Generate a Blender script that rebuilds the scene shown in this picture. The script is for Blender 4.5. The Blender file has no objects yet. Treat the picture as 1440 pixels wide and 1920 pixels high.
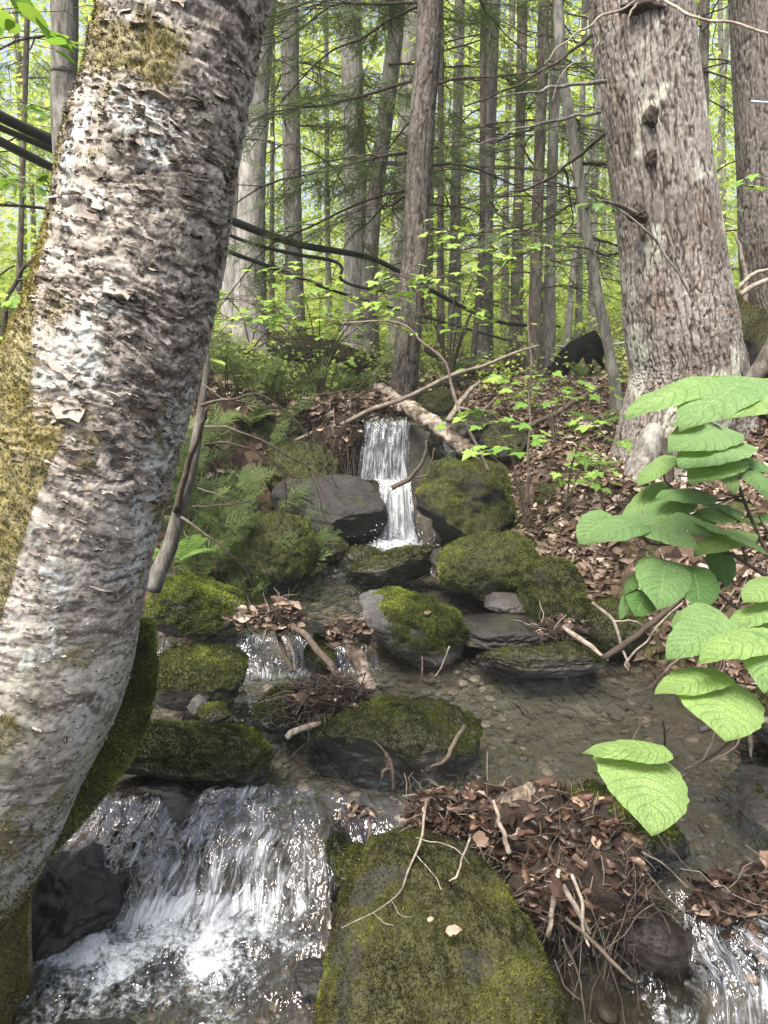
import bpy, bmesh, math, random
import numpy as np
from mathutils import Vector, Matrix

scene = bpy.context.scene
COL = scene.collection
rng = np.random.default_rng(7)
random.seed(7)

# ------------------------------------------------------------------ camera, sky, sun, exposure
EYE = 1.5
PITCH = math.radians(12.7)
FPX = 1423.0
cam_d = bpy.data.cameras.new("camera")
cam = bpy.data.objects.new("camera", cam_d)
COL.objects.link(cam)
cam_d.sensor_fit = 'VERTICAL'
cam_d.sensor_height = 24.0
cam_d.lens = 24.0 * FPX / 1920.0
cam_d.clip_start = 0.02
cam_d.clip_end = 500.0
cam.location = (0, 0, EYE)
cam.rotation_euler = (math.radians(90) - PITCH, 0, 0)
scene.camera = cam

SUN_EL, SUN_AZ = math.radians(62), math.radians(-148)   # azimuth measured from +Y towards +X
world = bpy.data.worlds.new("World")
scene.world = world
world.use_nodes = True
wn = world.node_tree
sky = wn.nodes.new('ShaderNodeTexSky')
sky.sky_type = 'NISHITA'
sky.sun_disc = False
sky.sun_elevation = SUN_EL
sky.sun_rotation = SUN_AZ
sky.air_density = 1.0
sky.dust_density = 6.0
wn.nodes['Background'].inputs['Strength'].default_value = 0.11
wn.links.new(sky.outputs[0], wn.nodes['Background'].inputs['Color'])

sun_d = bpy.data.lights.new("sun", 'SUN')
sun_d.energy = 3.2
sun_d.angle = math.radians(28)
sun_d.color = (1.0, 0.95, 0.86)
sun = bpy.data.objects.new("sun", sun_d)
COL.objects.link(sun)
sdir = Vector((math.sin(SUN_AZ) * math.cos(SUN_EL), math.cos(SUN_AZ) * math.cos(SUN_EL), math.sin(SUN_EL)))
sun.rotation_euler = sdir.to_track_quat('Z', 'Y').to_euler()
sun.location = sdir * 30

scene.view_settings.view_transform = 'Standard'
scene.view_settings.look = 'None'
scene.view_settings.exposure = 1.55
scene.view_settings.gamma = 1.0
scene.render.engine = 'CYCLES'
scene.cycles.max_bounces = 8
scene.cycles.diffuse_bounces = 3
scene.cycles.glossy_bounces = 3
scene.cycles.transmission_bounces = 4
scene.cycles.transparent_max_bounces = 12
scene.cycles.caustics_reflective = False
scene.cycles.caustics_refractive = False
scene.cycles.use_denoising = True

# ------------------------------------------------------------------ pixel -> world helpers
CP, SP = math.cos(PITCH), math.sin(PITCH)
def at(px, py, Y):
    xc = (px - 720.0) / FPX
    yc = (960.0 - py) / FPX
    t = Y / (CP + yc * SP)
    return np.array((xc * t, Y, EYE + (-SP + yc * CP) * t))
def depth(py, Y):
    yc = (960.0 - py) / FPX
    return Y / (CP + yc * SP)

# ------------------------------------------------------------------ noise
_perm = np.random.default_rng(11).permutation(256)
_perm = np.concatenate([_perm, _perm, _perm])
_g = np.random.default_rng(12).normal(size=(256, 3))
_g /= np.linalg.norm(_g, axis=1)[:, None]
def pnoise(x, y, z=0.0):
    x, y, z = np.broadcast_arrays(np.asarray(x, float), np.asarray(y, float), np.asarray(z, float))
    xi, yi, zi = np.floor(x).astype(int), np.floor(y).astype(int), np.floor(z).astype(int)
    xf, yf, zf = x - xi, y - yi, z - zi
    xi &= 255; yi &= 255; zi &= 255
    f = lambda t: t * t * t * (t * (t * 6 - 15) + 10)
    u, v, w = f(xf), f(yf), f(zf)
    r = 0
    for dx in (0, 1):
        for dy in (0, 1):
            for dz in (0, 1):
                h = _perm[_perm[_perm[xi + dx] + yi + dy] + zi + dz]
                g = _g[h]
                d = g[..., 0] * (xf - dx) + g[..., 1] * (yf - dy) + g[..., 2] * (zf - dz)
                r = r + d * (u if dx else 1 - u) * (v if dy else 1 - v) * (w if dz else 1 - w)
    return r * 1.6
def fbm(x, y, z=0.0, o=4, lac=2.03, gain=0.5):
    a, s, r = 1.0, 1.0, 0.0
    for i in range(o):
        r = r + a * pnoise(x * s + 17.3 * i, y * s + 5.1 * i, z * s + 9.7 * i)
        a *= gain; s *= lac
    return r
def sstep(a, b, x):
    t = np.clip((x - a) / (b - a), 0, 1)
    return t * t * (3 - 2 * t)

# ------------------------------------------------------------------ mesh helpers
def tag(o, label=None, cat=None, group=None, kind=None):
    if label: o['label'] = label
    if cat: o['category'] = cat
    if group: o['group'] = group
    if kind: o['kind'] = kind
    return o
def empty(name, loc, label, cat, group=None):
    o = bpy.data.objects.new(name, None)
    o.empty_display_size = 0.1
    COL.objects.link(o)
    o.location = loc
    return tag(o, label, cat, group)
def mesh(name, V, faces, mat, parent=None, attrs=None, uv=None, smooth=True, cols=None):
    V = np.asarray(V, np.float32)
    if parent is not None:
        V = V - np.array(parent_loc(parent), np.float32)
    me = bpy.data.meshes.new(name)
    if not isinstance(faces, (list, tuple)): faces = [faces]
    faces = [np.asarray(f, np.int32) for f in faces if len(f)]
    me.vertices.add(len(V)); me.vertices.foreach_set('co', V.ravel())
    nl = sum(f.size for f in faces); npoly = sum(len(f) for f in faces)
    me.loops.add(nl); me.polygons.add(npoly)
    li = np.concatenate([f.ravel() for f in faces])
    me.loops.foreach_set('vertex_index', li)
    tot = np.concatenate([np.full(len(f), f.shape[1], np.int32) for f in faces])
    st = np.concatenate([[0], np.cumsum(tot)[:-1]]).astype(np.int32)
    me.polygons.foreach_set('loop_start', st)
    me.polygons.foreach_set('use_smooth', np.full(npoly, bool(smooth)))
    for k, a in (attrs or {}).items():
        at_ = me.attributes.new(k, 'FLOAT', 'POINT')
        at_.data.foreach_set('value', np.asarray(a, np.float32))
    for k, a in (cols or {}).items():
        a = np.asarray(a, np.float32)
        c4 = np.ones((len(V), 4), np.float32); c4[:, :3] = a
        at_ = me.attributes.new(k, 'FLOAT_COLOR', 'POINT')
        at_.data.foreach_set('color', c4.ravel())
    if uv is not None:
        ul = me.uv_layers.new(name='UVMap')
        ul.data.foreach_set('uv', np.asarray(uv, np.float32)[li].ravel())
    me.update(calc_edges=True)
    me.validate()
    if mat is not None: me.materials.append(mat)
    o = bpy.data.objects.new(name, me)
    COL.objects.link(o)
    if parent is not None: o.parent = parent
    return o
def parent_loc(o):
    l = np.array(o.location, float)
    while o.parent is not None:
        o = o.parent; l = l + np.array(o.location, float)
    return l
class MB:
    """collects pieces (vertices, faces, per-vertex random) into one mesh"""
    def __init__(s): s.V = []; s.T = []; s.Q = []; s.R = []; s.U = []; s.n = 0
    def add(s, V, F, rnd=0.5, uv=None):
        V = np.asarray(V, float); n = len(V)
        for f in (F if isinstance(F, list) else [F]):
            f = np.asarray(f, int)
            if len(f) == 0: continue
            (s.T if f.shape[1] == 3 else s.Q).append(f + s.n)
        s.V.append(V); s.R.append(np.broadcast_to(np.asarray(rnd, float), (n,)))
        s.U.append(np.zeros((n, 2)) if uv is None else uv)
        s.n += n
    def build(s, name, mat, parent=None, smooth=True):
        if not s.V: return None
        F = []
        if s.Q: F.append(np.concatenate(s.Q))
        if s.T: F.append(np.concatenate(s.T))
        return mesh(name, np.concatenate(s.V), F, mat, parent, {'rnd': np.concatenate(s.R)}, np.concatenate(s.U), smooth)
def grid_faces(nu, nv, wrap=False):
    """faces for vertices laid out [i*nv + j], i rows, j columns"""
    i = np.arange(nu - 1)[:, None]
    j = np.arange(nv if wrap else nv - 1)[None, :]
    j2 = (j + 1) % nv
    a = i * nv + j; b = i * nv + j2; c = (i + 1) * nv + j2; d = (i + 1) * nv + j
    return np.stack([a, b, c, d], -1).reshape(-1, 4)
def spline(pts, n):
    """Catmull-Rom through pts (k,m) sampled n times"""
    P = np.asarray(pts, float)
    if len(P) == 2:
        t = np.linspace(0, 1, n)[:, None]
        return P[0] * (1 - t) + P[1] * t
    Q = np.vstack([2 * P[0] - P[1], P, 2 * P[-1] - P[-2]])
    t = np.linspace(0, len(P) - 1 - 1e-9, n)
    i = t.astype(int); f = (t - i)[:, None]
    p0, p1, p2, p3 = Q[i], Q[i + 1], Q[i + 2], Q[i + 3]
    return 0.5 * ((2 * p1) + (-p0 + p2) * f + (2 * p0 - 5 * p1 + 4 * p2 - p3) * f ** 2 + (-p0 + 3 * p1 - 3 * p2 + p3) * f ** 3)
def frames(P):
    T = np.gradient(P, axis=0)
    T /= np.linalg.norm(T, axis=1)[:, None] + 1e-12
    ref = np.array((1.0, 0.0, 0.0)) if abs(T[0, 0]) < 0.8 else np.array((0.0, 0.0, 1.0))
    A = []
    a = ref
    for t in T:
        a = a - t * a.dot(t); a = a / (np.linalg.norm(a) + 1e-12)
        A.append(a)
    A = np.array(A)
    return T, A, np.cross(T, A)
def tube(P, r, seg=6, cap=True, rough=0.0):
    P = np.asarray(P, float); n = len(P)
    r = np.broadcast_to(np.asarray(r, float), (n,)) if np.ndim(r) else np.full(n, float(r))
    T, A, B = frames(P)
    th = np.arange(seg) * 2 * math.pi / seg
    rr = r[:, None] * np.ones(seg)[None]
    if rough: rr = rr * (1 + rough * rng.normal(size=rr.shape))
    V = P[:, None] + rr[..., None] * (np.cos(th)[None, :, None] * A[:, None] + np.sin(th)[None, :, None] * B[:, None])
    V = V.reshape(-1, 3)
    F = [grid_faces(n, seg, True)]
    if cap:
        V = np.vstack([V, P[0], P[-1]])
        j = np.arange(seg); k = (j + 1) % seg
        o = (n - 1) * seg
        F.append(np.vstack([np.stack([k, j, np.full(seg, n * seg)], 1), np.stack([o + j, o + k, np.full(seg, n * seg + 1)], 1)]))
    return V, F
def unit(v):
    v = np.asarray(v, float)
    return v / (np.linalg.norm(v, axis=-1, keepdims=True) + 1e-12)
def soup(V0, F0, R, S, T, rnd, mb, uv=None):
    """N copies of a small mesh, R (N,3,3) S (N,) T (N,3), put into mb"""
    N, n = len(T), len(V0)
    V = np.einsum('nij,vj->nvi', R * np.asarray(S)[:, None, None], V0) + T[:, None]
    off = (np.arange(N) * n)[:, None, None]
    Fs = [(np.asarray(f)[None] + off).reshape(-1, np.asarray(f).shape[1]) for f in (F0 if isinstance(F0, list) else [F0])]
    mb.add(V.reshape(-1, 3), Fs, np.repeat(rnd, n), None if uv is None else np.tile(uv, (N, 1)))
def basis(X, Zh):
    """rotation matrices with x axis X and z axis near Zh (N,3)"""
    X = unit(X); Y = unit(np.cross(Zh, X)); Z = np.cross(X, Y)
    return np.stack([X, Y, Z], -1)
def rand_dirs(n, zmin=-1, zmax=1):
    z = rng.uniform(zmin, zmax, n); a = rng.uniform(0, 2 * math.pi, n); r = np.sqrt(1 - z * z)
    return np.stack([r * np.cos(a), r * np.sin(a), z], -1)

# ------------------------------------------------------------------ materials
class Mat:
    def __init__(s, name):
        s.m = bpy.data.materials.new(name); s.m.use_nodes = True
        s.nt = s.m.node_tree; s.nt.nodes.clear()
        s.out = s.nt.nodes.new('ShaderNodeOutputMaterial')
    def n(s, typ, ins=None, **props):
        nd = s.nt.nodes.new('ShaderNode' + typ)
        for k, v in props.items(): setattr(nd, k, v)
        for k, v in (ins or {}).items(): s.set(nd.inputs[k], v)
        return nd
    def set(s, sock, v):
        if isinstance(v, bpy.types.NodeSocket): s.nt.links.new(v, sock)
        elif isinstance(v, bpy.types.Node): s.nt.links.new(v.outputs[0], sock)
        else:
            if sock.type == 'RGBA' and len(v) == 3: v = (*v, 1)
            sock.default_value = v
    def attr(s, name, out='Fac'):
        return s.n('Attribute', attribute_name=name).outputs[out]
    def ramp(s, fac, stops, interp='LINEAR'):
        nd = s.n('ValToRGB', {'Fac': fac}); cr = nd.color_ramp; cr.interpolation = interp
        while len(cr.elements) > 1: cr.elements.remove(cr.elements[0])
        cr.elements[0].position = stops[0][0]; cr.elements[0].color = (*stops[0][1], 1)
        for p, c in stops[1:]:
            e = cr.elements.new(p); e.color = (*c, 1)
        return nd.outputs[0]
    def math(s, op, a, b=None, clamp=False):
        nd = s.n('Math', operation=op, use_clamp=clamp)
        s.set(nd.inputs[0], a)
        if b is not None: s.set(nd.inputs[1], b)
        return nd.outputs[0]
    def maprange(s, v, a, b, c=0.0, d=1.0):
        return s.n('MapRange', {'Value': v, 'From Min': a, 'From Max': b, 'To Min': c, 'To Max': d}, interpolation_type='SMOOTHSTEP').outputs[0]
    def mix(s, fac, a, b, blend='MIX'):
        nd = s.n('Mix', data_type='RGBA', blend_type=blend)
        s.set(nd.inputs[0], fac); s.set(nd.inputs[6], a); s.set(nd.inputs[7], b)
        return nd.outputs[2]
    def coord(s, scale=(1, 1, 1), which='Object'):
        tc = s.n('TexCoord')
        mp = s.n('Mapping', {'Vector': tc.outputs[which], 'Scale': scale})
        return mp.outputs[0]
    def noise(s, vec, scale, detail=4, rough=0.6, out='Fac', dist=0.0):
        return s.n('TexNoise', {'Vector': vec, 'Scale': scale, 'Detail': detail, 'Roughness': rough, 'Distortion': dist}).outputs[out]
    def voro(s, vec, scale, feature='F1', out='Distance'):
        return s.n('TexVoronoi', {'Vector': vec, 'Scale': scale}, feature=feature).outputs[out]
    def bump(s, h, strength, dist, nrm=None):
        ins = {'Height': h, 'Strength': strength, 'Distance': dist}
        if nrm is not None: ins['Normal'] = nrm
        return s.n('Bump', ins).outputs[0]
    def pbr(s, col, rough=0.8, nrm=None, spec=0.3, **kw):
        ins = {'Base Color': col, 'Roughness': rough, 'Specular IOR Level': spec}
        if nrm is not None: ins['Normal'] = nrm
        ins.update(kw)
        return s.n('BsdfPrincipled', ins)
    def done(s, sh):
        s.nt.links.new(sh.outputs[0] if isinstance(sh, bpy.types.Node) else sh, s.out.inputs['Surface'])
        return s.m

def leaf_mat(name, stops, trans=0.4, rough=0.5, tint=1.15, spec=0.3):
    M = Mat(name)
    c = M.ramp(M.attr('rnd'), stops)
    tc = M.mix(1.0, c, (tint, tint, 0.7), 'MULTIPLY')
    sh = M.n('MixShader', {0: trans, 1: M.pbr(c, rough, spec=spec), 2: M.n('BsdfTranslucent', {'Color': tc})})
    return M.done(sh)

m_woods = leaf_mat('woods_leaf', [(0, (0.17, 0.25, 0.06)), (0.4, (0.37, 0.48, 0.13)), (0.75, (0.54, 0.62, 0.21)), (1, (0.70, 0.75, 0.34))], 0.6)
m_maple = leaf_mat('maple_leaf', [(0, (0.10, 0.22, 0.04)), (0.5, (0.20, 0.36, 0.07)), (1, (0.34, 0.47, 0.10))], 0.4)
m_needle = leaf_mat('hemlock_needle', [(0, (0.05, 0.08, 0.03)), (0.6, (0.105, 0.15, 0.065)), (1, (0.19, 0.25, 0.10))], 0.25, spec=0.2)
m_bush = leaf_mat('yew_needle', [(0, (0.03, 0.05, 0.018)), (0.6, (0.075, 0.115, 0.035)), (1, (0.16, 0.21, 0.065))], 0.25, spec=0.2)
m_fern = leaf_mat('fern', [(0, (0.08, 0.16, 0.03)), (1, (0.2, 0.33, 0.08))], 0.35)
m_moss = leaf_mat('moss', [(0, (0.012, 0.015, 0.006)), (0.35, (0.033, 0.041, 0.011)), (0.75, (0.08, 0.095, 0.018)), (1, (0.19, 0.21, 0.04))], 0.25, 0.9, spec=0.05)
m_mossdark = leaf_mat('dark_moss', [(0, (0.014, 0.013, 0.007)), (0.35, (0.034, 0.035, 0.012)), (0.7, (0.07, 0.077, 0.017)), (1, (0.18, 0.19, 0.04))], 0.25, 0.9, spec=0.05)
m_mossbright = leaf_mat('bright_moss', [(0, (0.024, 0.032, 0.009)), (0.3, (0.065, 0.085, 0.016)), (0.65, (0.14, 0.175, 0.03)), (1, (0.29, 0.33, 0.06))], 0.25, 0.9, spec=0.05)
m_mossbrown = leaf_mat('ochre_moss', [(0, (0.03, 0.026, 0.01)), (0.4, (0.085, 0.072, 0.018)), (0.8, (0.16, 0.135, 0.03)), (1, (0.26, 0.22, 0.06))], 0.2, 0.9, spec=0.05)
m_litter = leaf_mat('dead_leaf', [(0, (0.03, 0.017, 0.012)), (0.3, (0.085, 0.053, 0.037)), (0.55, (0.155, 0.108, 0.078)), (0.8, (0.27, 0.205, 0.158)), (1, (0.49, 0.41, 0.335))], 0.15, 0.5)
m_wetleaf = leaf_mat('wet_dead_leaf', [(0, (0.012, 0.008, 0.006)), (0.4, (0.035, 0.021, 0.015)), (0.75, (0.105, 0.06, 0.042)), (0.92, (0.26, 0.17, 0.12)), (1, (0.42, 0.32, 0.25))], 0.1, 0.4)
def twig_mat():
    M = Mat('twig_bark')
    v = M.coord()
    n = M.noise(v, 60, 6, 0.7); n2 = M.noise(v, 14, 3, 0.6)
    c = M.ramp(M.attr('rnd'), [(0, (0.035, 0.026, 0.021)), (0.5, (0.12, 0.095, 0.076)), (0.85, (0.24, 0.205, 0.17)), (1, (0.40, 0.35, 0.29))])
    c = M.mix(1.0, c, M.ramp(n, [(0.3, (0.45, 0.43, 0.4)), (0.7, (1.3, 1.3, 1.3))]), 'MULTIPLY')
    c = M.mix(M.maprange(n2, 0.48, 0.62, 0, 0.55), c, (0.07, 0.056, 0.045))
    return M.done(M.pbr(c, 0.85, M.bump(M.math('ADD', n, n2), 0.8, 0.004), 0.2))
m_twig = twig_mat()
m_foamdrop = None

def heart_mat():
    M = Mat('broad_leaf')
    uv = M.n('TexCoord').outputs['UV']
    sp = M.n('SeparateXYZ', {0: uv})
    u, v = sp.outputs[0], sp.outputs[1]
    av = M.math('ABSOLUTE', v)
    ph = M.math('MULTIPLY', M.math('SUBTRACT', u, M.math('MULTIPLY', av, 0.28)), 9.0)
    fr = M.math('ABSOLUTE', M.math('SUBTRACT', M.math('FRACT', ph), 0.5))
    vein = M.maprange(fr, 0.40, 0.5)
    mid = M.maprange(av, 0.045, 0.0)
    small = M.voro(M.n('Mapping', {'Vector': uv, 'Scale': (26, 14, 1)}).outputs[0], 1.0, 'DISTANCE_TO_EDGE')
    sm = M.maprange(small, 0.1, 0.0)
    vm = M.math('MAXIMUM', M.math('MULTIPLY', vein, 0.5), M.math('MULTIPLY', mid, 0.9))
    base = M.ramp(M.attr('rnd'), [(0, (0.09, 0.21, 0.055)), (0.5, (0.22, 0.36, 0.15)), (1, (0.32, 0.47, 0.165))])
    blotch = M.noise(M.coord((1, 1, 1)), 28, 3)
    base = M.mix(M.maprange(blotch, 0.35, 0.75, 0.0, 0.35), base, (0.13, 0.27, 0.07))
    c = M.mix(M.math('MULTIPLY', vm, 0.75), base, (0.34, 0.48, 0.22))
    h = M.math('ADD', M.math('MULTIPLY', vein, -0.6), M.math('MULTIPLY', sm, -0.35))
    nb = M.bump(h, 0.9, 0.004)
    t = M.mix(1.0, c, (1.3, 1.2, 0.5), 'MULTIPLY')
    sh = M.n('MixShader', {0: 0.42, 1: M.pbr(c, 0.55, nb, 0.3), 2: M.n('BsdfTranslucent', {'Color': t, 'Normal': nb})})
    return M.done(sh)
m_heart = heart_mat()

def bark_mat(name, dark, mid, light, scale=1.0, lichen=None, green=0.0):
    M = Mat(name)
    v = M.coord((1, 1, 0.22))
    n1 = M.noise(v, 48 * scale, 8, 0.72, dist=0.4)
    n2 = M.noise(M.coord((1, 1, 0.5)), 9 * scale, 6, 0.65)
    c = M.ramp(n1, [(0.34, dark), (0.5, mid), (0.66, light)])
    if lichen is not None:
        c = M.mix(M.maprange(n2, 0.52, 0.66, 0, 0.75), c, lichen)
    if green:
        n3 = M.noise(M.coord((1, 1, 0.4)), 3.1 * scale, 4)
        c = M.mix(M.maprange(n3, 0.52, 0.7, 0, green), c, (0.12, 0.14, 0.05))
    b = M.bump(n1, 0.9, 0.02)
    return M.done(M.pbr(c, 0.9, b, 0.1))
m_bark_brown = bark_mat('bark_brown', (0.04, 0.034, 0.029), (0.115, 0.098, 0.082), (0.22, 0.195, 0.168), 1.0, (0.24, 0.235, 0.205))
m_bark_grey = bark_mat('bark_grey', (0.075, 0.068, 0.06), (0.17, 0.158, 0.142), (0.31, 0.295, 0.27), 0.8, (0.36, 0.36, 0.32), 0.3)
m_bark_pale = bark_mat('bark_pale', (0.12, 0.11, 0.10), (0.26, 0.245, 0.225), (0.42, 0.405, 0.38), 0.7, (0.5, 0.49, 0.46))
m_bark_dark = bark_mat('bark_dark', (0.025, 0.02, 0.017), (0.06, 0.048, 0.04), (0.13, 0.11, 0.09), 1.0)

def vcol_mat(name, fine_scale, fine_stretch, bstr, bdist, rough=0.85):
    M = Mat(name)
    c = M.attr('col', 'Color')
    n = M.noise(M.coord(fine_stretch), fine_scale, 6, 0.7)
    c = M.mix(1.0, c, M.ramp(n, [(0.25, (0.62, 0.6, 0.58)), (0.75, (1.35, 1.35, 1.35))]), 'MULTIPLY')
    return M.done(M.pbr(c, rough, M.bump(n, bstr, bdist), 0.2))
m_birch = vcol_mat('birch_bark', 90, (1, 1, 2.5), 0.35, 0.003)
m_furrow = vcol_mat('furrowed_bark', 60, (1, 1, 0.5), 0.6, 0.006, 0.9)

def rock_mat(name, dark, light, wet=0.25, moss=((0.016, 0.018, 0.007), (0.05, 0.05, 0.014))):
    M = Mat(name)
    v = M.coord()
    n1 = M.noise(v, 9, 6, 0.65)
    n2 = M.noise(v, 70, 5, 0.7)
    c = M.ramp(n1, [(0.3, dark), (0.7, light)])
    c = M.mix(M.maprange(n2, 0.45, 0.75, 0, 0.5), c, tuple(min(1, x * 2.0) for x in light))
    n3 = M.noise(v, 45, 5, 0.7)
    mc = M.ramp(n3, [(0.3, moss[0]), (0.7, moss[1])])
    mk = M.math('ADD', M.attr('moss'), M.math('MULTIPLY', M.math('SUBTRACT', n2, 0.5), 0.9))
    mk = M.maprange(mk, 0.35, 0.6)
    c = M.mix(mk, c, mc)
    wl = M.attr('wetness')
    c = M.mix(wl, c, M.mix(1.0, c, (0.42, 0.40, 0.38), 'MULTIPLY'))
    ro = M.math('ADD', M.math('MULTIPLY', wl, wet - 0.85), 0.85)
    h = M.math('ADD', M.math('MULTIPLY', n1, 1.2), M.math('MULTIPLY', n2, 0.5))
    return M.done(M.pbr(c, ro, M.bump(h, 0.8, 0.012), 0.4))
m_rock = rock_mat('wet_stone', (0.009, 0.0085, 0.0078), (0.032, 0.03, 0.0275))
m_rockpale = rock_mat('grey_stone', (0.036, 0.034, 0.032), (0.10, 0.097, 0.09))

def ground_mat():
    M = Mat('forest_floor')
    v = M.coord()
    vc = M.voro(v, 26, 'F1', 'Color')
    n1 = M.noise(v, 2.2, 5, 0.6)
    n2 = M.noise(v, 40, 5, 0.7)
    rr = M.n('SeparateXYZ', {0: vc}).outputs[0]
    lit = M.ramp(M.math('ADD', M.math('MULTIPLY', rr, 0.7), M.math('MULTIPLY', n2, 0.3)), [(0.1, (0.012, 0.008, 0.006)), (0.45, (0.04, 0.026, 0.018)), (0.8, (0.11, 0.073, 0.052))])  # darkened so gaps between leaves read as shade; humus itself is dark too
    gr = M.ramp(n2, [(0.3, (0.018, 0.024, 0.008)), (0.7, (0.07, 0.085, 0.02))])
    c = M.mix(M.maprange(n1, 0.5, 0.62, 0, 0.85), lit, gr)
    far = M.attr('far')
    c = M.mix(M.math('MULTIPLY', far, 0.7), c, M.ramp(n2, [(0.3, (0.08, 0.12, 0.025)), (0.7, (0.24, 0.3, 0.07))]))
    # streambed: brown silt with pebbles
    dv = M.n('VectorMath', {0: v, 1: M.n('VectorMath', {0: M.noise(v, 9, 3, 0.5, 'Color'), 'Scale': 0.12}, operation='SCALE').outputs[0]}, operation='ADD').outputs[0]
    pv = M.voro(dv, 24, 'SMOOTH_F1', 'Color')
    pr = M.n('SeparateXYZ', {0: pv}).outputs[1]
    bed = M.ramp(pr, [(0.0, (0.045, 0.04, 0.034)), (0.5, (0.10, 0.09, 0.076)), (1.0, (0.19, 0.172, 0.146))])
    bed = M.mix(M.maprange(n1, 0.35, 0.6, 0, 0.8), bed, (0.12, 0.114, 0.10))
    bed = M.mix(M.maprange(n2, 0.35, 0.7, 0.5, 0.0), bed, (0.05, 0.04, 0.028))
    wet = M.attr('wet')
    c = M.mix(wet, c, bed)
    h = M.math('ADD', M.math('MULTIPLY', rr, 0.6), n2)
    return M.done(M.pbr(c, 0.85, M.bump(h, 0.7, 0.02), 0.2))
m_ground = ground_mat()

def soil_mat():
    M = Mat('dark_humus')
    n = M.noise(M.coord(), 50, 6, 0.7)
    return M.done(M.pbr(M.ramp(n, [(0.3, (0.012, 0.009, 0.007)), (0.7, (0.055, 0.036, 0.026))]), 0.8, M.bump(n, 1, 0.02), 0.3))
m_soil = soil_mat()

def water_mat():
    M = Mat('stream_water')
    v = M.coord()
    flow = M.coord((1.0, 0.45, 0.45))
    r1 = M.noise(flow, 26, 3, 0.55, dist=0.6)
    r2 = M.noise(flow, 80, 2, 0.5, dist=0.5)
    r1 = M.math('ADD', r1, M.math('MULTIPLY', M.noise(flow, 9, 2, 0.5, dist=1.0), 1.2))
    ro = M.attr('rough_flow')
    h = M.math('ADD', M.math('MULTIPLY', r1, 1.0), M.math('MULTIPLY', r2, 0.35))
    nb = M.bump(h, M.math('ADD', M.math('MULTIPLY', ro, 0.3), 0.7), 0.022)
    fr = M.n('Fresnel', {'IOR': 1.34, 'Normal': nb})
    clear = M.n('BsdfTransparent', {'Color': (0.84, 0.82, 0.77, 1)})
    gl = M.n('BsdfGlossy', {'Color': (0.95, 0.97, 1, 1), 'Roughness': 0.05, 'Normal': nb})
    w = M.n('MixShader', {0: M.math('MULTIPLY', fr.outputs[0], 3.6, True), 1: clear, 2: gl})
    wv = M.n('VectorMath', {0: v, 1: M.n('VectorMath', {0: M.noise(v, 5, 2, 0.5, 'Color'), 'Scale': 0.09}, operation='SCALE').outputs[0]}, operation='ADD').outputs[0]
    st = M.n('Mapping', {'Vector': M.n('TexCoord').outputs['UV'], 'Scale': (30, 7, 1)}).outputs[0]
    s1 = M.noise(st, 1.0, 4, 0.62, dist=1.3)
    b1 = M.noise(v, 62, 5, 0.72)
    big = M.noise(v, 13, 3, 0.6)
    tex = M.mix(M.attr('streak'), b1, s1)
    tex = M.n('SeparateXYZ', {0: tex}).outputs[0]
    f = M.math('ADD', M.attr('foam'), M.math('MULTIPLY', M.math('SUBTRACT', tex, 0.5), 2.4))
    f = M.math('ADD', f, M.math('MULTIPLY', M.math('SUBTRACT', big, 0.5), 0.9))
    f = M.maprange(f, 0.30, 1.3, 0, 0.92)
    f = M.math('MULTIPLY', f, M.maprange(M.attr('foam'), 0.03, 0.2))
    fb = M.bump(M.math('ADD', tex, b1), 0.8, 0.012)
    foam = M.pbr((0.60, 0.645, 0.69), 0.35, fb, 0.5)
    return M.done(M.n('MixShader', {0: f, 1: w, 2: foam}))
m_water = water_mat()

def fall_mat():
    M = Mat('falling_water')
    uv = M.n('TexCoord').outputs['UV']
    s1 = M.noise(M.n('Mapping', {'Vector': uv, 'Scale': (42, 3.2, 1)}).outputs[0], 1.0, 4, 0.62, dist=0.5)
    s2 = M.noise(M.n('Mapping', {'Vector': uv, 'Scale': (14, 5.0, 1)}).outputs[0], 1.0, 4, 0.6)
    h = M.math('ADD', s1, M.math('MULTIPLY', s2, 0.6))
    nb = M.bump(h, 0.8, 0.02)
    f = M.math('ADD', M.math('MULTIPLY', M.math('SUBTRACT', s1, 0.5), 2.6), M.math('MULTIPLY', M.math('SUBTRACT', s2, 0.5), 1.8))
    f = M.math('ADD', f, M.attr('foam'))
    f = M.maprange(f, 0.25, 0.95, 0, 0.85)
    fr = M.n('Fresnel', {'IOR': 1.34, 'Normal': nb})
    w = M.n('MixShader', {0: M.math('MULTIPLY', fr.outputs[0], 1.2, True), 1: M.n('BsdfTransparent', {'Color': (0.9, 0.9, 0.9, 1)}),
                          2: M.n('BsdfGlossy', {'Roughness': 0.08, 'Normal': nb})})
    white = M.n('MixShader', {0: 0.3, 1: M.pbr((0.66, 0.70, 0.74), 0.3, nb, 0.5), 2: M.n('BsdfTranslucent', {'Color': (0.8, 0.85, 0.9, 1)})})
    return M.done(M.n('MixShader', {0: f, 1: w, 2: white}))
m_fall = fall_mat()
def simple(name, col, rough=0.6, spec=0.3, nz=30, amt=0.35):
    M = Mat(name)
    n = M.noise(M.coord(), nz, 5, 0.65)
    c = M.mix(1.0, col, M.ramp(n, [(0.25, (1 - amt,) * 3), (0.75, (1 + amt,) * 3)]), 'MULTIPLY')
    return M.done(M.pbr(c, rough, M.bump(n, 0.4, 0.004), spec))
m_pipe = simple('black_pipe', (0.018, 0.019, 0.02), 0.4, 0.4, 12, 0.3)
m_dog = simple('black_fur', (0.004, 0.004, 0.0045), 0.85, 0.12, 90, 0.5)
m_drop = simple('white_drops', (0.82, 0.86, 0.9), 0.2, 0.5, 10, 0.05)
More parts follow.
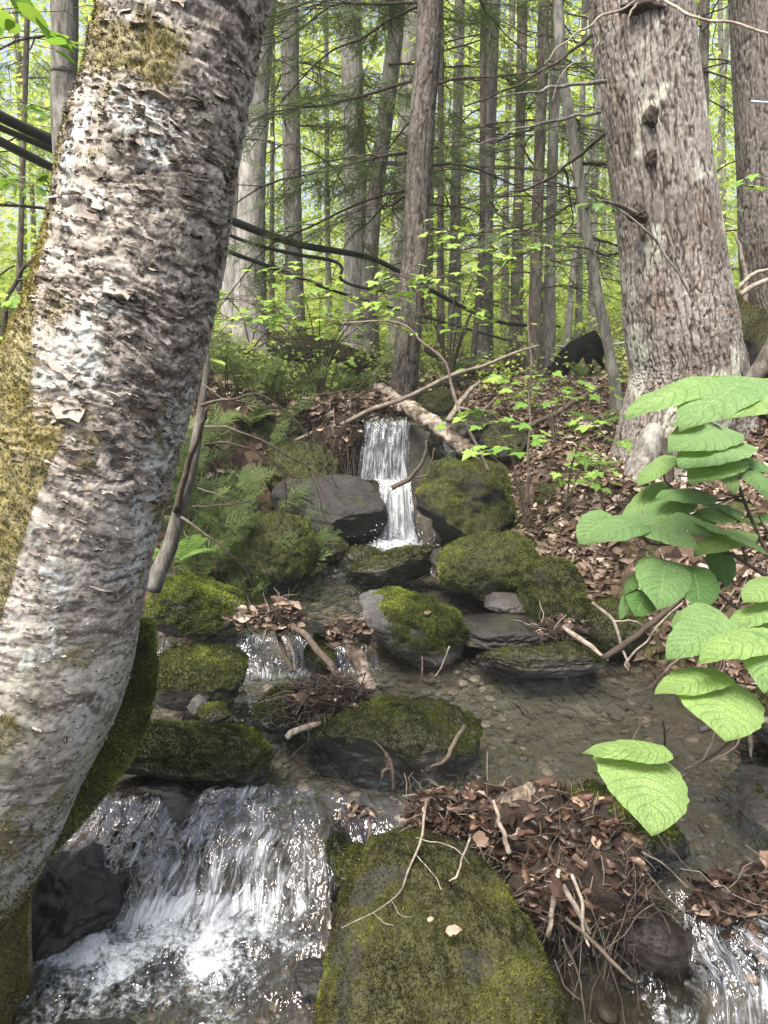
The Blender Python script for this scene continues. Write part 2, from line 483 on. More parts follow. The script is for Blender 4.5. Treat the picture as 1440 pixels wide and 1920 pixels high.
m_tubing = simple('pale_tubing', (0.45, 0.55, 0.6), 0.4, 0.4, 10, 0.1)

def birchlog_mat():
    M = Mat('birch_log')
    n1 = M.noise(M.coord((1, 1, 1)), 30, 6, 0.7)
    n2 = M.noise(M.coord((1, 1, 1)), 8, 4, 0.6)
    c = M.ramp(n1, [(0.36, (0.04, 0.03, 0.023)), (0.48, (0.22, 0.18, 0.145)), (0.66, (0.46, 0.41, 0.35))])
    c = M.mix(M.maprange(n2, 0.46, 0.58, 0, 0.85), c, M.ramp(n1, [(0.4, (0.03, 0.022, 0.016)), (0.6, (0.12, 0.085, 0.06))]))
    return M.done(M.pbr(c, 0.85, M.bump(n1, 1.0, 0.015), 0.2))
m_birchlog = birchlog_mat()
def wetlog_mat():
    M = Mat('wet_log')
    n = M.noise(M.coord((9, 60, 60)), 1.0, 5, 0.65)
    c = M.ramp(n, [(0.3, (0.006, 0.0045, 0.004)), (0.7, (0.035, 0.025, 0.019))])
    return M.done(M.pbr(c, 0.25, M.bump(n, 1.0, 0.012), 0.5))
m_wetlog = wetlog_mat()

# ------------------------------------------------------------------ the ground
def interp(x, xs, ys): return np.interp(x, xs, ys)
def Ylip(x): return 0.035 * pnoise(np.asarray(x) * 7.0, 0.5, 0.0) + 0.02 * pnoise(np.asarray(x) * 19.0, 2.5, 0.0) + interp(x, [-1.5, -0.55, -0.1, 0.05, 0.35, 0.56, 0.66, 0.95, 1.5], [1.87, 1.87, 1.84, 1.86, 1.80, 1.72, 1.47, 1.45, 1.45])
XL = ([0.3, 1.0, 1.5, 2.0, 2.5, 3.0, 3.5, 4.0, 4.5, 6, 8, 10], [-1.3, -1.1, -0.9, -0.85, -0.95, -0.9, -0.66, -0.42, -0.32, -0.3, -0.3, -0.1])
XR = ([0.3, 1.0, 1.5, 2.0, 2.5, 3.0, 3.5, 4.0, 4.5, 6, 8, 10], [1.6, 1.5, 1.35, 1.13, 0.98, 0.66, 0.52, 0.38, 0.30, 0.2, 0.1, -0.1])
def H(x, y):
    x = np.asarray(x, float); y = np.asarray(y, float)
    wob = 0.07 * pnoise(x * 1.7, y * 2.3, 3.3)
    dl = interp(y, *XL) - x + wob
    dr = x - interp(y, *XR) + wob
    yl = y - Ylip(x)
    bed = interp(y, [2.5, 2.60, 2.74, 3.0, 4.2, 4.34, 4.44, 4.58, 6, 9, 12, 30, 90], [0.2, 0.21, 0.29, 0.3, 0.3, 0.56, 0.62, 1.0, 1.12, 1.3, 1.46, 2.4, 7.5])
    bed = np.where(y < 2.5, interp(yl, [-0.30, -0.2, -0.03, 0.05], [-0.06, 0.06, 0.2, 0.2]), bed)
    topl = interp(y, [0, 1, 1.5, 2, 2.5, 3, 4, 6, 8, 12, 30, 90], [0.3, 0.34, 0.36, 0.45, 0.6, 0.8, 1.13, 1.33, 1.46, 1.58, 2.6, 8.0])
    topr = interp(y, [0, 1, 1.5, 2, 2.5, 3, 4, 6, 8, 12, 30, 90], [0.4, 0.5, 0.55, 0.66, 0.75, 0.80, 0.90, 1.10, 1.22, 1.45, 2.5, 7.8])
    topr = topr + 0.2 * np.clip(x - 1.25, 0, 2.5) * (1 - sstep(4.4, 6.0, y) * (1 - sstep(2.3, 3.2, x)))
    topl = topl + 0.12 * np.clip(-x - 1.5, 0, 3)
    sl = sstep(-0.05, 0.85, dl); sr = sstep(-0.04, 0.62, dr)
    z = bed
    z = z + np.where(dl > dr, sl * np.maximum(topl - bed, 0.0), sr * np.maximum(topr - bed, 0.0))
    z = z + 0.55 * np.exp(-(((x - 3.3) / 0.9) ** 2 + ((y - 5.5) / 1.0) ** 2)) + 0.22 * np.exp(-(((x - 2.2) / 0.5) ** 2 + ((y - 4.2) / 0.6) ** 2))
    bank = np.maximum(sl, sr)
    z = z + (0.02 + 0.05 * bank) * fbm(x * 2.1, y * 2.1, 1.0, 4) + 0.18 * sstep(4.6, 10, y) * pnoise(x * 0.45, y * 0.45, 7.0)
    return z
def wetmask(x, y):
    dl = interp(y, *XL) - x; dr = x - interp(y, *XR)
    return (1 - sstep(-0.02, 0.16, np.maximum(dl, dr))) * (1 - sstep(4.6, 5.2, y))
def ground_hit(px, py, y0=0.6, y1=60):
    ys = np.concatenate([np.arange(y0, 12, 0.02), np.arange(12, y1, 0.2)])
    xc = (px - 720) / FPX; yc = (960 - py) / FPX
    t = ys / (CP + yc * SP)
    d = EYE + (-SP + yc * CP) * t - H(xc * t, ys)
    i = np.argmax(d < 0) if (d < 0).any() else len(ys) - 1
    return np.array((xc * t[i], ys[i], float(H(xc * t[i], ys[i]))))
def hnormal(x, y, e=0.04):
    gx = (H(x + e, y) - H(x - e, y)) / (2 * e); gy = (H(x, y + e) - H(x, y - e)) / (2 * e)
    return unit(np.stack([-gx, -gy, np.ones_like(gx)], -1))

def axis_pts(a, b, fine, far, power):
    n1 = int((b - a) / fine)
    core = np.linspace(a, b, n1)
    k = np.linspace(0, 1, 70)[1:] ** power
    return core, k, far
cy = np.linspace(0.2, 6.0, 300); ty = 6.0 + (np.linspace(0, 1, 160)[1:] ** 2.2) * 90
ys = np.concatenate([np.array([-6, -4, -2.5, -1.5, -0.8, -0.4, -0.1]), cy, ty])
cx = np.linspace(-2.4, 2.6, 250); tx = (np.linspace(0, 1, 80)[1:] ** 2.2) * 80
xs = np.concatenate([(-2.4 - tx)[::-1], cx, 2.6 + tx])
GX, GY = np.meshgrid(xs, ys)
GZ = H(GX, GY)
gV = np.stack([GX, GY, GZ], -1).reshape(-1, 3)
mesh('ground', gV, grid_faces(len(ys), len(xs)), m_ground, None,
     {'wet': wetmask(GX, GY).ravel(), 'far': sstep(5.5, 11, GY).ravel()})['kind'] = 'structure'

# ------------------------------------------------------------------ stream water
def wlevel(x, y):
    yl = y - Ylip(x)
    lo = interp(yl, [-0.31, -0.26, -0.19, -0.08, -0.02, 0.06], [0.10, 0.125, 0.20, 0.275, 0.296, 0.30])
    up = interp(y, [2.3, 2.58, 2.73, 2.85, 4.2], [0.30, 0.307, 0.40, 0.405, 0.42])
    up = up + (interp(y, [2.3, 3.4, 4.2], [0.30, 0.405, 0.42]) - up) * sstep(-0.12, 0.06, x)
    return np.where(y < 2.3, lo, up)
def band(a, lo, hi, s): return sstep(lo - s, lo + s, a) * (1 - sstep(hi - s, hi + s, a))
wx = np.linspace(-1.5, 1.9, 300); wy = np.linspace(0.3, 4.32, 400)
WX, WY = np.meshgrid(wx, wy)
YL = WY - Ylip(WX)
cascA = band(WX, -0.64, -0.11, 0.04) * band(YL, -0.29, 0.0, 0.03)
cascB = band(WX, 0.64, 0.92, 0.04) * band(YL, -0.3, -0.0, 0.03)
cascC = band(WX, -0.60, -0.14, 0.05) * band(WY, 2.55, 2.74, 0.03)
stillC = band(WX, -0.62, 0.0, 0.08) * band(WY, 2.25, 2.56, 0.06)
poolA = band(WX, -0.92, -0.10, 0.05) * np.exp(-np.abs(YL + 0.345) / 0.09) * (YL < -0.24)
poolA2 = band(WX, -0.8, -0.05, 0.1) * np.exp(-np.abs(YL + 0.42) / 0.2) * (YL < -0.3)
poolB = band(WX, 0.55, 1.3, 0.05) * np.exp(-np.abs(YL + 0.33) / 0.12) * (YL < -0.25)
fallD = np.exp(-(((WX - 0.06) / 0.17) ** 2 + ((WY - 3.93) / 0.12) ** 2))
runD = np.exp(-(((WX + 0.16) / 0.22) ** 2 + ((WY - 3.55) / 0.28) ** 2))
dome = np.exp(-(((WX + 0.36) / 0.17) ** 2 + ((YL + 0.17) / 0.12) ** 2))
cn = fbm(WX * 9, WY * 9, 3.0, 3)
cascA = cascA * sstep(-0.75, 0.05, cn + 0.35 * sstep(-0.16, -0.26, YL) * 1.0)
foam = (0.35 + 0.16 * sstep(-0.08, -0.22, YL)) * cascA * (1 - 0.45 * sstep(-0.30, -0.18, WX)) + 0.50 * cascB + 0.42 * cascC + 0.16 * stillC + 1.0 * poolA * (1 - 0.75 * sstep(-0.34, -0.2, WX)) * (0.6 + 0.7 * sstep(-0.3, 0.4, fbm(WX * 7, WY * 9, 1.0, 2))) + 0.46 * poolA2 * (1 - 0.5 * sstep(-0.3, -0.15, WX)) * sstep(-0.5, 0.2, fbm(WX * 6, WY * 6, 2.0, 3)) + 0.7 * poolB + 0.95 * fallD + 0.26 * runD + 0.15 * dome
edge = band(WX, -0.66, -0.10, 0.05) * np.exp(-np.abs(YL - 0.03) / 0.06)
foam = foam + 0.06 * edge
streak = np.clip(cascA + cascB + cascC + 0.6 * stillC, 0, 1)
rough = np.clip(cascA + cascB + cascC + stillC + poolA + poolA2 + poolB + fallD + 0.7 * runD + 0.25, 0, 1)
WZ = wlevel(WX, WY)
WZ = WZ + 0.005 * fbm(WX * 8, WY * 6, 0.4, 4) + 0.0034 * fbm(WX * 32 + 4 * pnoise(WX * 3, WY * 3, 0.0), WY * 20, 1.4, 2) + rough * 0.010 * fbm(WX * 16, WY * 11, 2.0, 4)
WZ = WZ + 0.05 * dome + (cascA + cascB) * (0.012 * fbm(WX * 30, WY * 9, 5.0, 4) + 0.028 * fbm(WX * 10, WY * 10, 15.0, 2)) + cascC * 0.012 * fbm(WX * 20, WY * 8, 9.0, 3)
WZ = WZ + 0.034 * poolA * (0.55 + np.abs(fbm(WX * 11, WY * 15, 6.0, 3))) + 0.02 * poolB * (0.6 + fbm(WX * 13, WY * 13, 8.0, 3)) + 0.05 * fallD * (0.6 + 0.6 * fbm(WX * 20, WY * 20, 3.0, 3))
fx = np.where(WX < 0.4, (WX + 0.30) / (0.30 + 1.0 * np.clip(-YL, -0.05, 0.4)) * 0.35, (WX - 0.72) / (0.25 + 0.5 * np.clip(-YL, -0.05, 0.4)) * 0.3)
fx = fx + 0.05 * fbm(WX * 5, WY * 5, 21.0, 2)
wuv = np.stack([fx * 3.0, WY + 0.8 * WZ], -1).reshape(-1, 2)
water = mesh('stream_water', np.stack([WX, WY, WZ], -1).reshape(-1, 3), grid_faces(len(wy), len(wx)), m_water, None,
     {'foam': foam.ravel(), 'streak': streak.ravel(), 'rough_flow': rough.ravel()}, wuv)
water['kind'] = 'structure'

# falling sheets of the two-step waterfall and the small right-hand spout
def sheet(rows, nu, nv, bulge, seed, foamv, jag):
    """rows: list of (left point, right point) from lip to foot; returns V, F, uv, foam"""
    L = spline([r[0] for r in rows], nv); R = spline([r[1] for r in rows], nv)
    u = np.linspace(0, 1, nu)
    V = L[:, None] * (1 - u)[None, :, None] + R[:, None] * u[None, :, None]
    vv = np.linspace(0, 1, nv)[:, None]
    n = fbm(u[None] * 9 + seed, vv * 2.0, seed, 4)
    V[..., 1] -= bulge * np.sin(math.pi * np.clip(vv, 0, 1)) * (0.6 + 0.5 * n) + 0.015 * n
    V[..., 2] += 0.012 * pnoise(u[None] * 14, vv * 0 + seed, 1.0) * (1 - vv)
    e = np.minimum(u, 1 - u)[None] * np.ones((nv, 1))
    f = foamv + 0.25 * vv - 0.9 * (1 - sstep(0.0, 0.10 + 0.05 * pnoise(vv * 6, seed, 0.0), e))
    uv = np.stack([np.broadcast_to(u[None], (nv, nu)) * jag + seed, np.broadcast_to(vv, (nv, nu))], -1)
    return V.reshape(-1, 3), grid_faces(nv, nu), uv.reshape(-1, 2), f.ravel()
def falls(name, sets):
    Vs, Fs, Us, As, n = [], [], [], [], 0
    for s in sets:
        V, F, U, A = sheet(*s)
        Vs.append(V); Fs.append(F + n); Us.append(U); As.append(A); n += len(V)
    o = mesh(name, np.concatenate(Vs), np.concatenate(Fs), m_fall, None, {'foam': np.concatenate(As)}, np.concatenate(Us))
    o['kind'] = 'structure'
    return o
def rw(y, xa, xb, Y): return (at(xa, y, Y), at(xb, y, Y))
upper = [rw(783, 684, 775, 4.52), rw(788, 682, 770, 4.40), rw(820, 678, 768, 4.36), rw(860, 674, 767, 4.33), rw(900, 668, 772, 4.30)]
upper2 = [tuple(p + np.array((0, 0.025, 0)) for p in r) for r in upper]
lower = [rw(898, 700, 772, 4.31), rw(908, 712, 770, 4.22), rw(940, 706, 774, 4.17), rw(985, 698, 780, 4.12), rw(1034, 686, 792, 4.05)]
lower2 = [tuple(p + np.array((0, 0.03, 0)) for p in r) for r in lower]
falls('falling_water', [(upper, 60, 60, 0.03, 1.3, 0.26, 1.0), (upper2, 60, 60, 0.01, 4.7, 0.2, 1.0),
                        (lower, 60, 60, 0.05, 2.3, 0.52, 1.0), (lower2, 60, 60, 0.01, 6.1, 0.35, 1.0),
                        ([rw(818, 830, 862, 4.42), rw(840, 832, 858, 4.36), rw(870, 835, 850, 4.34)], 16, 20, 0.01, 3.3, 0.0, 0.4)])
spout = [rw(1690, 1290, 1370, 1.47), rw(1725, 1302, 1385, 1.43), rw(1780, 1312, 1412, 1.395), rw(1850, 1330, 1450, 1.365), rw(1925, 1350, 1490, 1.345)]
spout2 = [tuple(p + np.array((0, 0.02, -0.004)) for p in r) for r in spout]
falls('falling_water', [(spout, 50, 60, 0.012, 1.9, 0.12, 0.8), (spout2, 50, 60, 0.0, 8.2, 0.15, 0.8)])

# flung drops and strands over the near cascade
mb = MB()
oct_V = np.array([(1, 0, 0), (-1, 0, 0), (0, 1, 0), (0, -1, 0), (0, 0, 1), (0, 0, -1)], float)
oct_F = np.array([(0, 2, 4), (2, 1, 4), (1, 3, 4), (3, 0, 4), (2, 0, 5), (1, 2, 5), (3, 1, 5), (0, 3, 5)])
def drops(n, cx_, cy_, sx, sy, zf, sz, r0, r1):
    x = rng.normal(cx_, sx, n); y = rng.normal(cy_, sy, n)
    z = wlevel(x, y) + np.abs(rng.normal(0, sz, n)) + zf
    T = np.stack([x, y, z], -1)
    soup(oct_V, oct_F, np.tile(np.eye(3), (n, 1, 1)), rng.uniform(r0, r1, n), T, rng.uniform(0, 1, n), mb)
drops(150, -0.42, 1.50, 0.17, 0.07, 0.01, 0.02, 0.0008, 0.0028)
drops(40, -0.33, 1.72, 0.14, 0.06, 0.035, 0.02, 0.0007, 0.002)
drops(150, 0.06, 3.95, 0.12, 0.08, 0.01, 0.06, 0.0015, 0.004)
drops(60, 0.85, 1.2, 0.10, 0.08, 0.01, 0.03, 0.0008, 0.0025)
o = mb.build('water_drops', m_drop); o['kind'] = 'stuff'

# ------------------------------------------------------------------ moss tufts and boulders
def tri_data(V, F):
    T = []
    for f in (F if isinstance(F, list) else [F]):
        f = np.asarray(f)
        if f.shape[1] == 4: T += [f[:, [0, 1, 2]], f[:, [0, 2, 3]]]
        else: T.append(f)
    T = np.concatenate(T)
    a, b, c = V[T[:, 0]], V[T[:, 1]], V[T[:, 2]]
    n = np.cross(b - a, c - a); A = np.linalg.norm(n, axis=1)
    return T, n / (A[:, None] + 1e-12), A
def moss_mb(V, F, w, n, l0, l1, width=0.16, mb=None, lean=0.55, clump=14.0, bias=0.0):
    """n little blades on the surface where the per-vertex weight w is high"""
    V = np.asarray(V); T, N, A = tri_data(V, F)
    pw = A * np.maximum(w[T].mean(1), 0)
    if pw.sum() <= 0: return mb or MB()
    i = rng.choice(len(T), n, p=pw / pw.sum())
    r1, r2 = np.sqrt(rng.uniform(size=n)), rng.uniform(size=n)
    P = V[T[i, 0]] * (1 - r1)[:, None] + V[T[i, 1]] * (r1 * (1 - r2))[:, None] + V[T[i, 2]] * (r1 * r2)[:, None]
    D = unit(N[i] + lean * rng.normal(size=(n, 3)))
    S = unit(np.cross(D, rng.normal(size=(n, 3))))
    L = rng.uniform(l0, l1, n)[:, None]
    W = L * width
    P = P - N[i] * L * 0.15
    tv = np.stack([P - S * W, P + S * W, P + D * L], 1).reshape(-1, 3)
    rnd = np.clip(0.42 + bias + 0.38 * fbm(P[:, 0] * clump, P[:, 1] * clump, P[:, 2] * clump, 3) + 0.55 * fbm(P[:, 0] * 5 + 9, P[:, 1] * 5, P[:, 2] * 5, 3) + 0.2 * rng.normal(size=n), 0, 1)
    mb = mb or MB()
    mb.add(tv, np.arange(3 * n).reshape(-1, 3), np.repeat(rnd, 3))
    return mb
_ico = {}
def ico(sub):
    if sub not in _ico:
        bm = bmesh.new(); bmesh.ops.create_icosphere(bm, subdivisions=sub, radius=1)
        _ico[sub] = (np.array([v.co[:] for v in bm.verts]), np.array([[v.index for v in f.verts] for f in bm.faces]))
        bm.free()
    return _ico[sub]
def rotz(a): return np.array(((math.cos(a), -math.sin(a), 0), (math.sin(a), math.cos(a), 0), (0, 0, 1)))
def rotx(a): return np.array(((1, 0, 0), (0, math.cos(a), -math.sin(a)), (0, math.sin(a), math.cos(a))))
def roty(a): return np.array(((math.cos(a), 0, math.sin(a)), (0, 1, 0), (-math.sin(a), 0, math.cos(a))))
ROCKS = []
def rock_shape(c, h, seed, sub=5, k=2.6, chops=5, R=np.eye(3), rough=0.1, extra=None):
    r = np.random.default_rng(seed)
    D, F = ico(sub)
    P = D / (np.abs(D) ** k).sum(1)[:, None] ** (1 / k)
    for _ in range(chops):
        n = unit(r.normal(size=3)); d = r.uniform(0.55, 0.85)
        P = P - np.maximum(P @ n - d, 0)[:, None] * n * 0.85
    if extra is not None: P = extra(P)
    lo = fbm(D[:, 0] * 1.3 + seed, D[:, 1] * 1.3, D[:, 2] * 1.3, 3)
    hi = fbm(D[:, 0] * 6 + seed, D[:, 1] * 6, D[:, 2] * 6, 4)
    P = P * (1 + rough * lo + 0.028 * hi)[:, None]
    V = (P * np.asarray(h)) @ R.T + c
    return V, F
def vnormals(V, F):
    T, N, A = tri_data(V, F)
    vn = np.zeros_like(V)
    for k in range(3): np.add.at(vn, T[:, k], N * A[:, None])
    return unit(vn)
def boulder(label, box, Y, hy, seed, moss=0.5, tufts=4000, hz=None, ext=0.25, sub=5, k=2.6, chops=5, yaw=0, tilt=0, roll=0,
            mat=None, tm=None, tl=(0.006, 0.014), cat='boulder', mossfn=None, name='boulder', extra=None, rough=0.1, dry=0.0, bias=0.0, parent=None):
    x0, y0, x1, y1 = box
    y1 = y1 + (y1 - y0) * ext
    cxp, cyp = (x0 + x1) / 2, (y0 + y1) / 2
    t = depth(cyp, Y); c = at(cxp, cyp, Y)
    hx = (x1 - x0) / 2 / FPX * t
    ang = math.atan2(EYE - c[2], Y)
    pr = (y1 - y0) / 2 / FPX * t
    q = k / (k - 1)
    if hz is None: hz = max(pr ** q - (hy * math.sin(ang)) ** q, (0.35 * pr) ** q) ** (1 / q) / math.cos(ang)
    R = rotz(math.radians(yaw)) @ rotx(math.radians(tilt)) @ roty(math.radians(roll))
    V, F = rock_shape(c, (hx, hy, hz), seed, sub, k, chops, R, rough, extra)
    N = vnormals(V, F)
    s = 0.35 / max(hx, 0.08)
    nz = fbm(V[:, 0] * 7 + seed, V[:, 1] * 7, V[:, 2] * 7, 4)
    w = np.clip(sstep(-0.25, 0.55, N[:, 2] + 0.35 * nz) * 1.1 + (moss - 0.6) * 1.6 + 0.30 * nz, 0, 1) if moss > 0 else np.zeros(len(V))
    if mossfn is not None: w = np.clip(w * mossfn(V, N, c, (hx, hy, hz)), 0, 1)
    wl = wlevel(V[:, 0], V[:, 1])
    wet = np.clip(1 - sstep(0.02, 0.13, V[:, 2] - wl + 0.03 * nz), dry, 1) * 0.95
    w = w * sstep(0.0, 0.05, V[:, 2] - wl)
    if moss > 0:
        cs = 0.5 + 0.5 * pnoise(V[:, 0] * 3 + seed, V[:, 1] * 3, V[:, 2] * 3)
        V = V + N * (w * (0.010 * fbm(V[:, 0] * 26, V[:, 1] * 26, V[:, 2] * 26, 3) * (0.5 + cs)))[:, None]
    o = mesh(name, V, F, mat or m_rock, parent, {'moss': w, 'wetness': wet})
    if parent is None: tag(o, label, cat, 'boulders along the stream')
    if tufts and moss > 0:
        moss_mb(V, F, np.where(w > 0.3, w, 0), tufts, tl[0], tl[1], bias=bias).build('moss', tm or m_moss, o, False)
    ROCKS.append((V, F, w))
    return o
def mfn_right(V, N, c, h): return sstep(-0.62, -0.25, (V[:, 0] - c[0]) / h[0] + 0.3 * pnoise(V[:, 0] * 12, V[:, 1] * 12, V[:, 2] * 12))

def egg(P):
    P = P.copy(); f = 1.0 - 0.20 * sstep(-0.3, 1.0, P[:, 1])
    P[:, 0] *= f; P[:, 0] -= 0.10 * sstep(-0.6, 1.0, P[:, 1]) ; P[:, 2] += 0.12 * P[:, 1]
    return P
# nearest boulder, low in the middle of the view
boulder('large mossy boulder with a pale fallen leaf on it, before the tangled debris heap', (598, 1885, 1062, 2065), 1.22, 0.45, 3, moss=0.72, tufts=95000, tm=m_mossdark,
        hz=0.272, ext=0, sub=7, mossfn=lambda V, N, c, h: 0.40 + 0.8 * sstep(-0.55, 0.0, fbm(V[:, 0] * 7 + 4, V[:, 1] * 7, V[:, 2] * 7, 4)), k=2.9, chops=2, tl=(0.004, 0.010), extra=egg, rough=0.07, bias=-0.06)
boulder('low broad mossy boulder with a red stick leaning on it in mid pool', (578, 1312, 920, 1442), 2.12, 0.17, 5, moss=0.7, tufts=26000, ext=0.5, sub=6, k=2.2, chops=3, tl=(0.005, 0.011), bias=-0.05)
boulder('mossy slab-sided boulder with bare grey left side overhanging the pool', (668, 1108, 868, 1240), 2.80, 0.17, 8, moss=0.78, tufts=22000, ext=0.05, sub=6, k=3.0, chops=6, roll=9, mat=m_rockpale, tm=m_mossbright, mossfn=mfn_right, dry=0.0)
boulder('bright green moss-topped boulder beside the birch, above a darker one', (282, 1073, 458, 1185), 2.75, 0.16, 13, moss=0.66, tufts=26000, ext=0.05, sub=6, k=2.7, chops=2, tm=m_mossbright)
boulder('dark boulder with thin moss beside the birch, below the bright green one', (280, 1208, 468, 1318), 2.36, 0.14, 17, moss=0.5, tufts=14000, ext=0.2, sub=6, k=2.5, chops=3, bias=-0.1)
boulder('long mossy rock stretching from the birch root to the cascade', (185, 1348, 500, 1462), 1.98, 0.13, 21, moss=0.66, tufts=24000, ext=0.2, sub=6, k=2.3, chops=3, roll=6, bias=-0.02)
boulder('dark wet rock under the long mossy rock, left of the cascade', (180, 1455, 420, 1560), 1.86, 0.12, 22, moss=0.35, tufts=5000, ext=0.3, sub=6, k=2.6, chops=4, bias=-0.25)
boulder('big rounded moss-covered boulder at the foot of the left bank', (455, 955, 588, 1092), 3.55, 0.26, 25, moss=0.95, tufts=20000, ext=0.2, sub=6, k=2.4, chops=2, roll=14, tm=m_mossbright, bias=-0.12)
boulder('large dark bare boulder just left of the lower waterfall', (500, 890, 722, 1020), 4.05, 0.26, 29, moss=0.06, tufts=1500, ext=0.1, sub=6, k=3.0, chops=5, roll=4, bias=-0.2)
boulder('mossy round boulder on top of the large dark one', (500, 828, 634, 925), 4.25, 0.2, 33, moss=0.85, tufts=14000, bias=0.1, ext=0.2, sub=6, k=2.4, chops=2)
boulder('small smooth dark stone between the green boulder and the waterfall', (575, 1004, 652, 1046), 3.72, 0.09, 37, moss=0.35, tufts=1500, ext=0.4, k=2.3, chops=2, cat='stone')
boulder('small dark mossy stone touching the wedge-shaped rock below the falls', (634, 1021, 718, 1066), 3.62, 0.1, 39, moss=0.55, tufts=2500, ext=0.3, k=2.2, chops=2, cat='stone')
def wedge(P):
    P = P.copy(); P[:, 2] *= 0.55 + 0.45 * (P[:, 0] + 1) * 0.5; P[:, 2] += 0.28 * P[:, 0]
    return P
boulder('wedge-shaped mossy rock lying across the pool below the falls', (646, 1024, 818, 1096), 3.48, 0.13, 41, moss=0.62, tufts=7000, ext=0.1, sub=6, k=2.8, chops=5, extra=wedge, bias=-0.05)
boulder('big rugged mossy boulder just right of the waterfall', (772, 862, 962, 1026), 4.10, 0.3, 43, moss=0.62, tufts=26000, tm=m_mossbright, ext=0.1, sub=6, k=2.7, chops=6, rough=0.16, bias=-0.02)
boulder('mossy mound at the pool edge right of the waterfall', (820, 1000, 1012, 1112), 3.28, 0.2, 47, moss=0.92, tufts=18000, ext=0.15, sub=6, k=2.2, chops=2, roll=-14, tm=m_mossbright, bias=-0.1, rough=0.14)
boulder('dark flat stone between mossy mound and wedge-shaped rock', (806, 1022, 890, 1090), 3.42, 0.12, 48, moss=0.1, tufts=0, ext=0.2, k=2.8, chops=5, cat='stone')
boulder('shaggy moss-covered boulder below the leaf-strewn right bank', (973, 1048, 1095, 1190), 2.98, 0.2, 51, moss=0.92, tufts=17000, ext=0.15, sub=6, k=2.6, chops=2, bias=-0.02)
boulder('mossy bank rock overhanging the water under the broad leaves', (1082, 1120, 1200, 1215), 2.82, 0.16, 53, moss=0.8, tufts=9000, ext=0.15, sub=5, k=2.7, chops=3, bias=-0.12)
boulder('dark bare slab of rock between the overhanging boulder and the bank', (866, 1142, 1030, 1212), 2.80, 0.14, 57, moss=0.12, tufts=0, ext=0.2, sub=6, k=3.6, chops=6, roll=-3)
boulder('thin pale stone lying half in the pool behind the dark slab', (896, 1110, 985, 1145), 3.02, 0.1, 58, moss=0.0, tufts=0, ext=0.3, k=3.0, chops=5, cat='stone', mat=m_rockpale)
boulder('flat wet stone awash in the pool under the dark slab', (900, 1200, 1145, 1252), 2.62, 0.10, 59, moss=0.42, tufts=3500, ext=0.4, sub=6, k=3.0, chops=4, bias=-0.1)
boulder('small mossy rock with a root tangle lying against it in mid stream', (474, 1285, 580, 1352), 2.28, 0.11, 61, moss=0.68, tufts=7000, ext=0.35, k=2.4, chops=3, bias=-0.05)
boulder('small mossy rock behind the leaning brown stick', (570, 1205, 628, 1262), 2.62, 0.08, 62, moss=0.6, tufts=3000, ext=0.3, k=2.4, chops=3, cat='stone')
boulder('dark rock hidden behind the debris-caught sticks', (545, 1165, 680, 1230), 2.78, 0.1, 63, moss=0.35, tufts=3000, ext=0.2, k=2.8, chops=4, bias=-0.1)
boulder('little reddish pebble beside the dark boulder under the birch', (350, 1304, 388, 1334), 2.18, 0.03, 65, moss=0.0, tufts=0, ext=0.2, sub=4, k=2.3, chops=3, cat='stone', mat=m_rockpale)
boulder('low stone awash beside the little reddish pebble', (378, 1318, 436, 1348), 2.14, 0.05, 66, moss=0.3, tufts=900, ext=0.4, sub=4, k=2.3, chops=3, cat='stone')
boulder('half sunken mossy rock behind the debris heap, below the hanging leaf', (1035, 1478, 1285, 1600), 1.70, 0.13, 67, moss=0.55, tufts=14000, ext=0.2, sub=6, k=2.4, chops=4, roll=12, bias=-0.08)
boulder('smooth grey boulder at the right water edge', (1366, 1440, 1530, 1548), 1.82, 0.16, 69, moss=0.25, tufts=2500, ext=0.2, sub=6, k=2.4, chops=2, mat=m_rockpale)
boulder('mossy rock on the right water edge below the twisted dead branch', (1400, 1290, 1560, 1390), 2.1, 0.16, 70, moss=0.65, tufts=5000, ext=0.2, k=2.5, chops=3)
boulder('shiny black wet rock in the lower left corner under the birch', (25, 1600, 218, 1745), 1.62, 0.13, 73, moss=0.0, tufts=0, ext=0.15, sub=6, k=2.3, chops=3, dry=1.0, rough=0.3)
boulder('dark wet rock added for the dark void beside the cascade under the sodden leaves', (606, 1552, 700, 1690), 1.70, 0.09, 74, moss=0.3, tufts=2500, ext=0.1, sub=6, k=2.8, chops=5, dry=0.9, bias=-0.2, rough=0.2)  # rock added to stand for a dark void here; also narrows the cascade
boulder('brown rock just under the water at the left bottom', (-40, 1960, 280, 2120), 1.18, 0.16, 75, moss=0.0, tufts=0, ext=0.1, sub=5, k=2.3, chops=3, dry=0.9)
boulder('short broken brown rock against the left side of the large near boulder', (548, 1800, 622, 1862), 1.42, 0.05, 77, moss=0.1, tufts=0, ext=0.2, sub=4, k=2.6, chops=4, cat='stone', dry=0.8)
boulder('dark wet ledge rock under the small spout at lower right', (1310, 1660, 1560, 1960), 1.50, 0.10, 79, moss=0.3, tufts=4000, ext=0, sub=6, k=3.0, chops=5, dry=0.9, bias=-0.2)
boulder('dark ledge rock with dangling rootlets left of the upper waterfall', (560, 770, 690, 915), 4.62, 0.2, 81, moss=0.15, tufts=2000, ext=0.1, sub=6, k=3.4, chops=6, dry=0.7, bias=-0.2)
boulder('dark ledge rock behind the upper waterfall', (650, 792, 800, 930), 4.66, 0.2, 83, moss=0.0, tufts=0, ext=0.1, sub=6, k=4.5, chops=4, dry=0.9)
boulder('dark ledge rock behind the fallen birch log', (765, 775, 960, 900), 4.66, 0.22, 85, moss=0.3, tufts=4000, ext=0.1, sub=6, k=3.2, chops=6, dry=0.6, bias=-0.15)
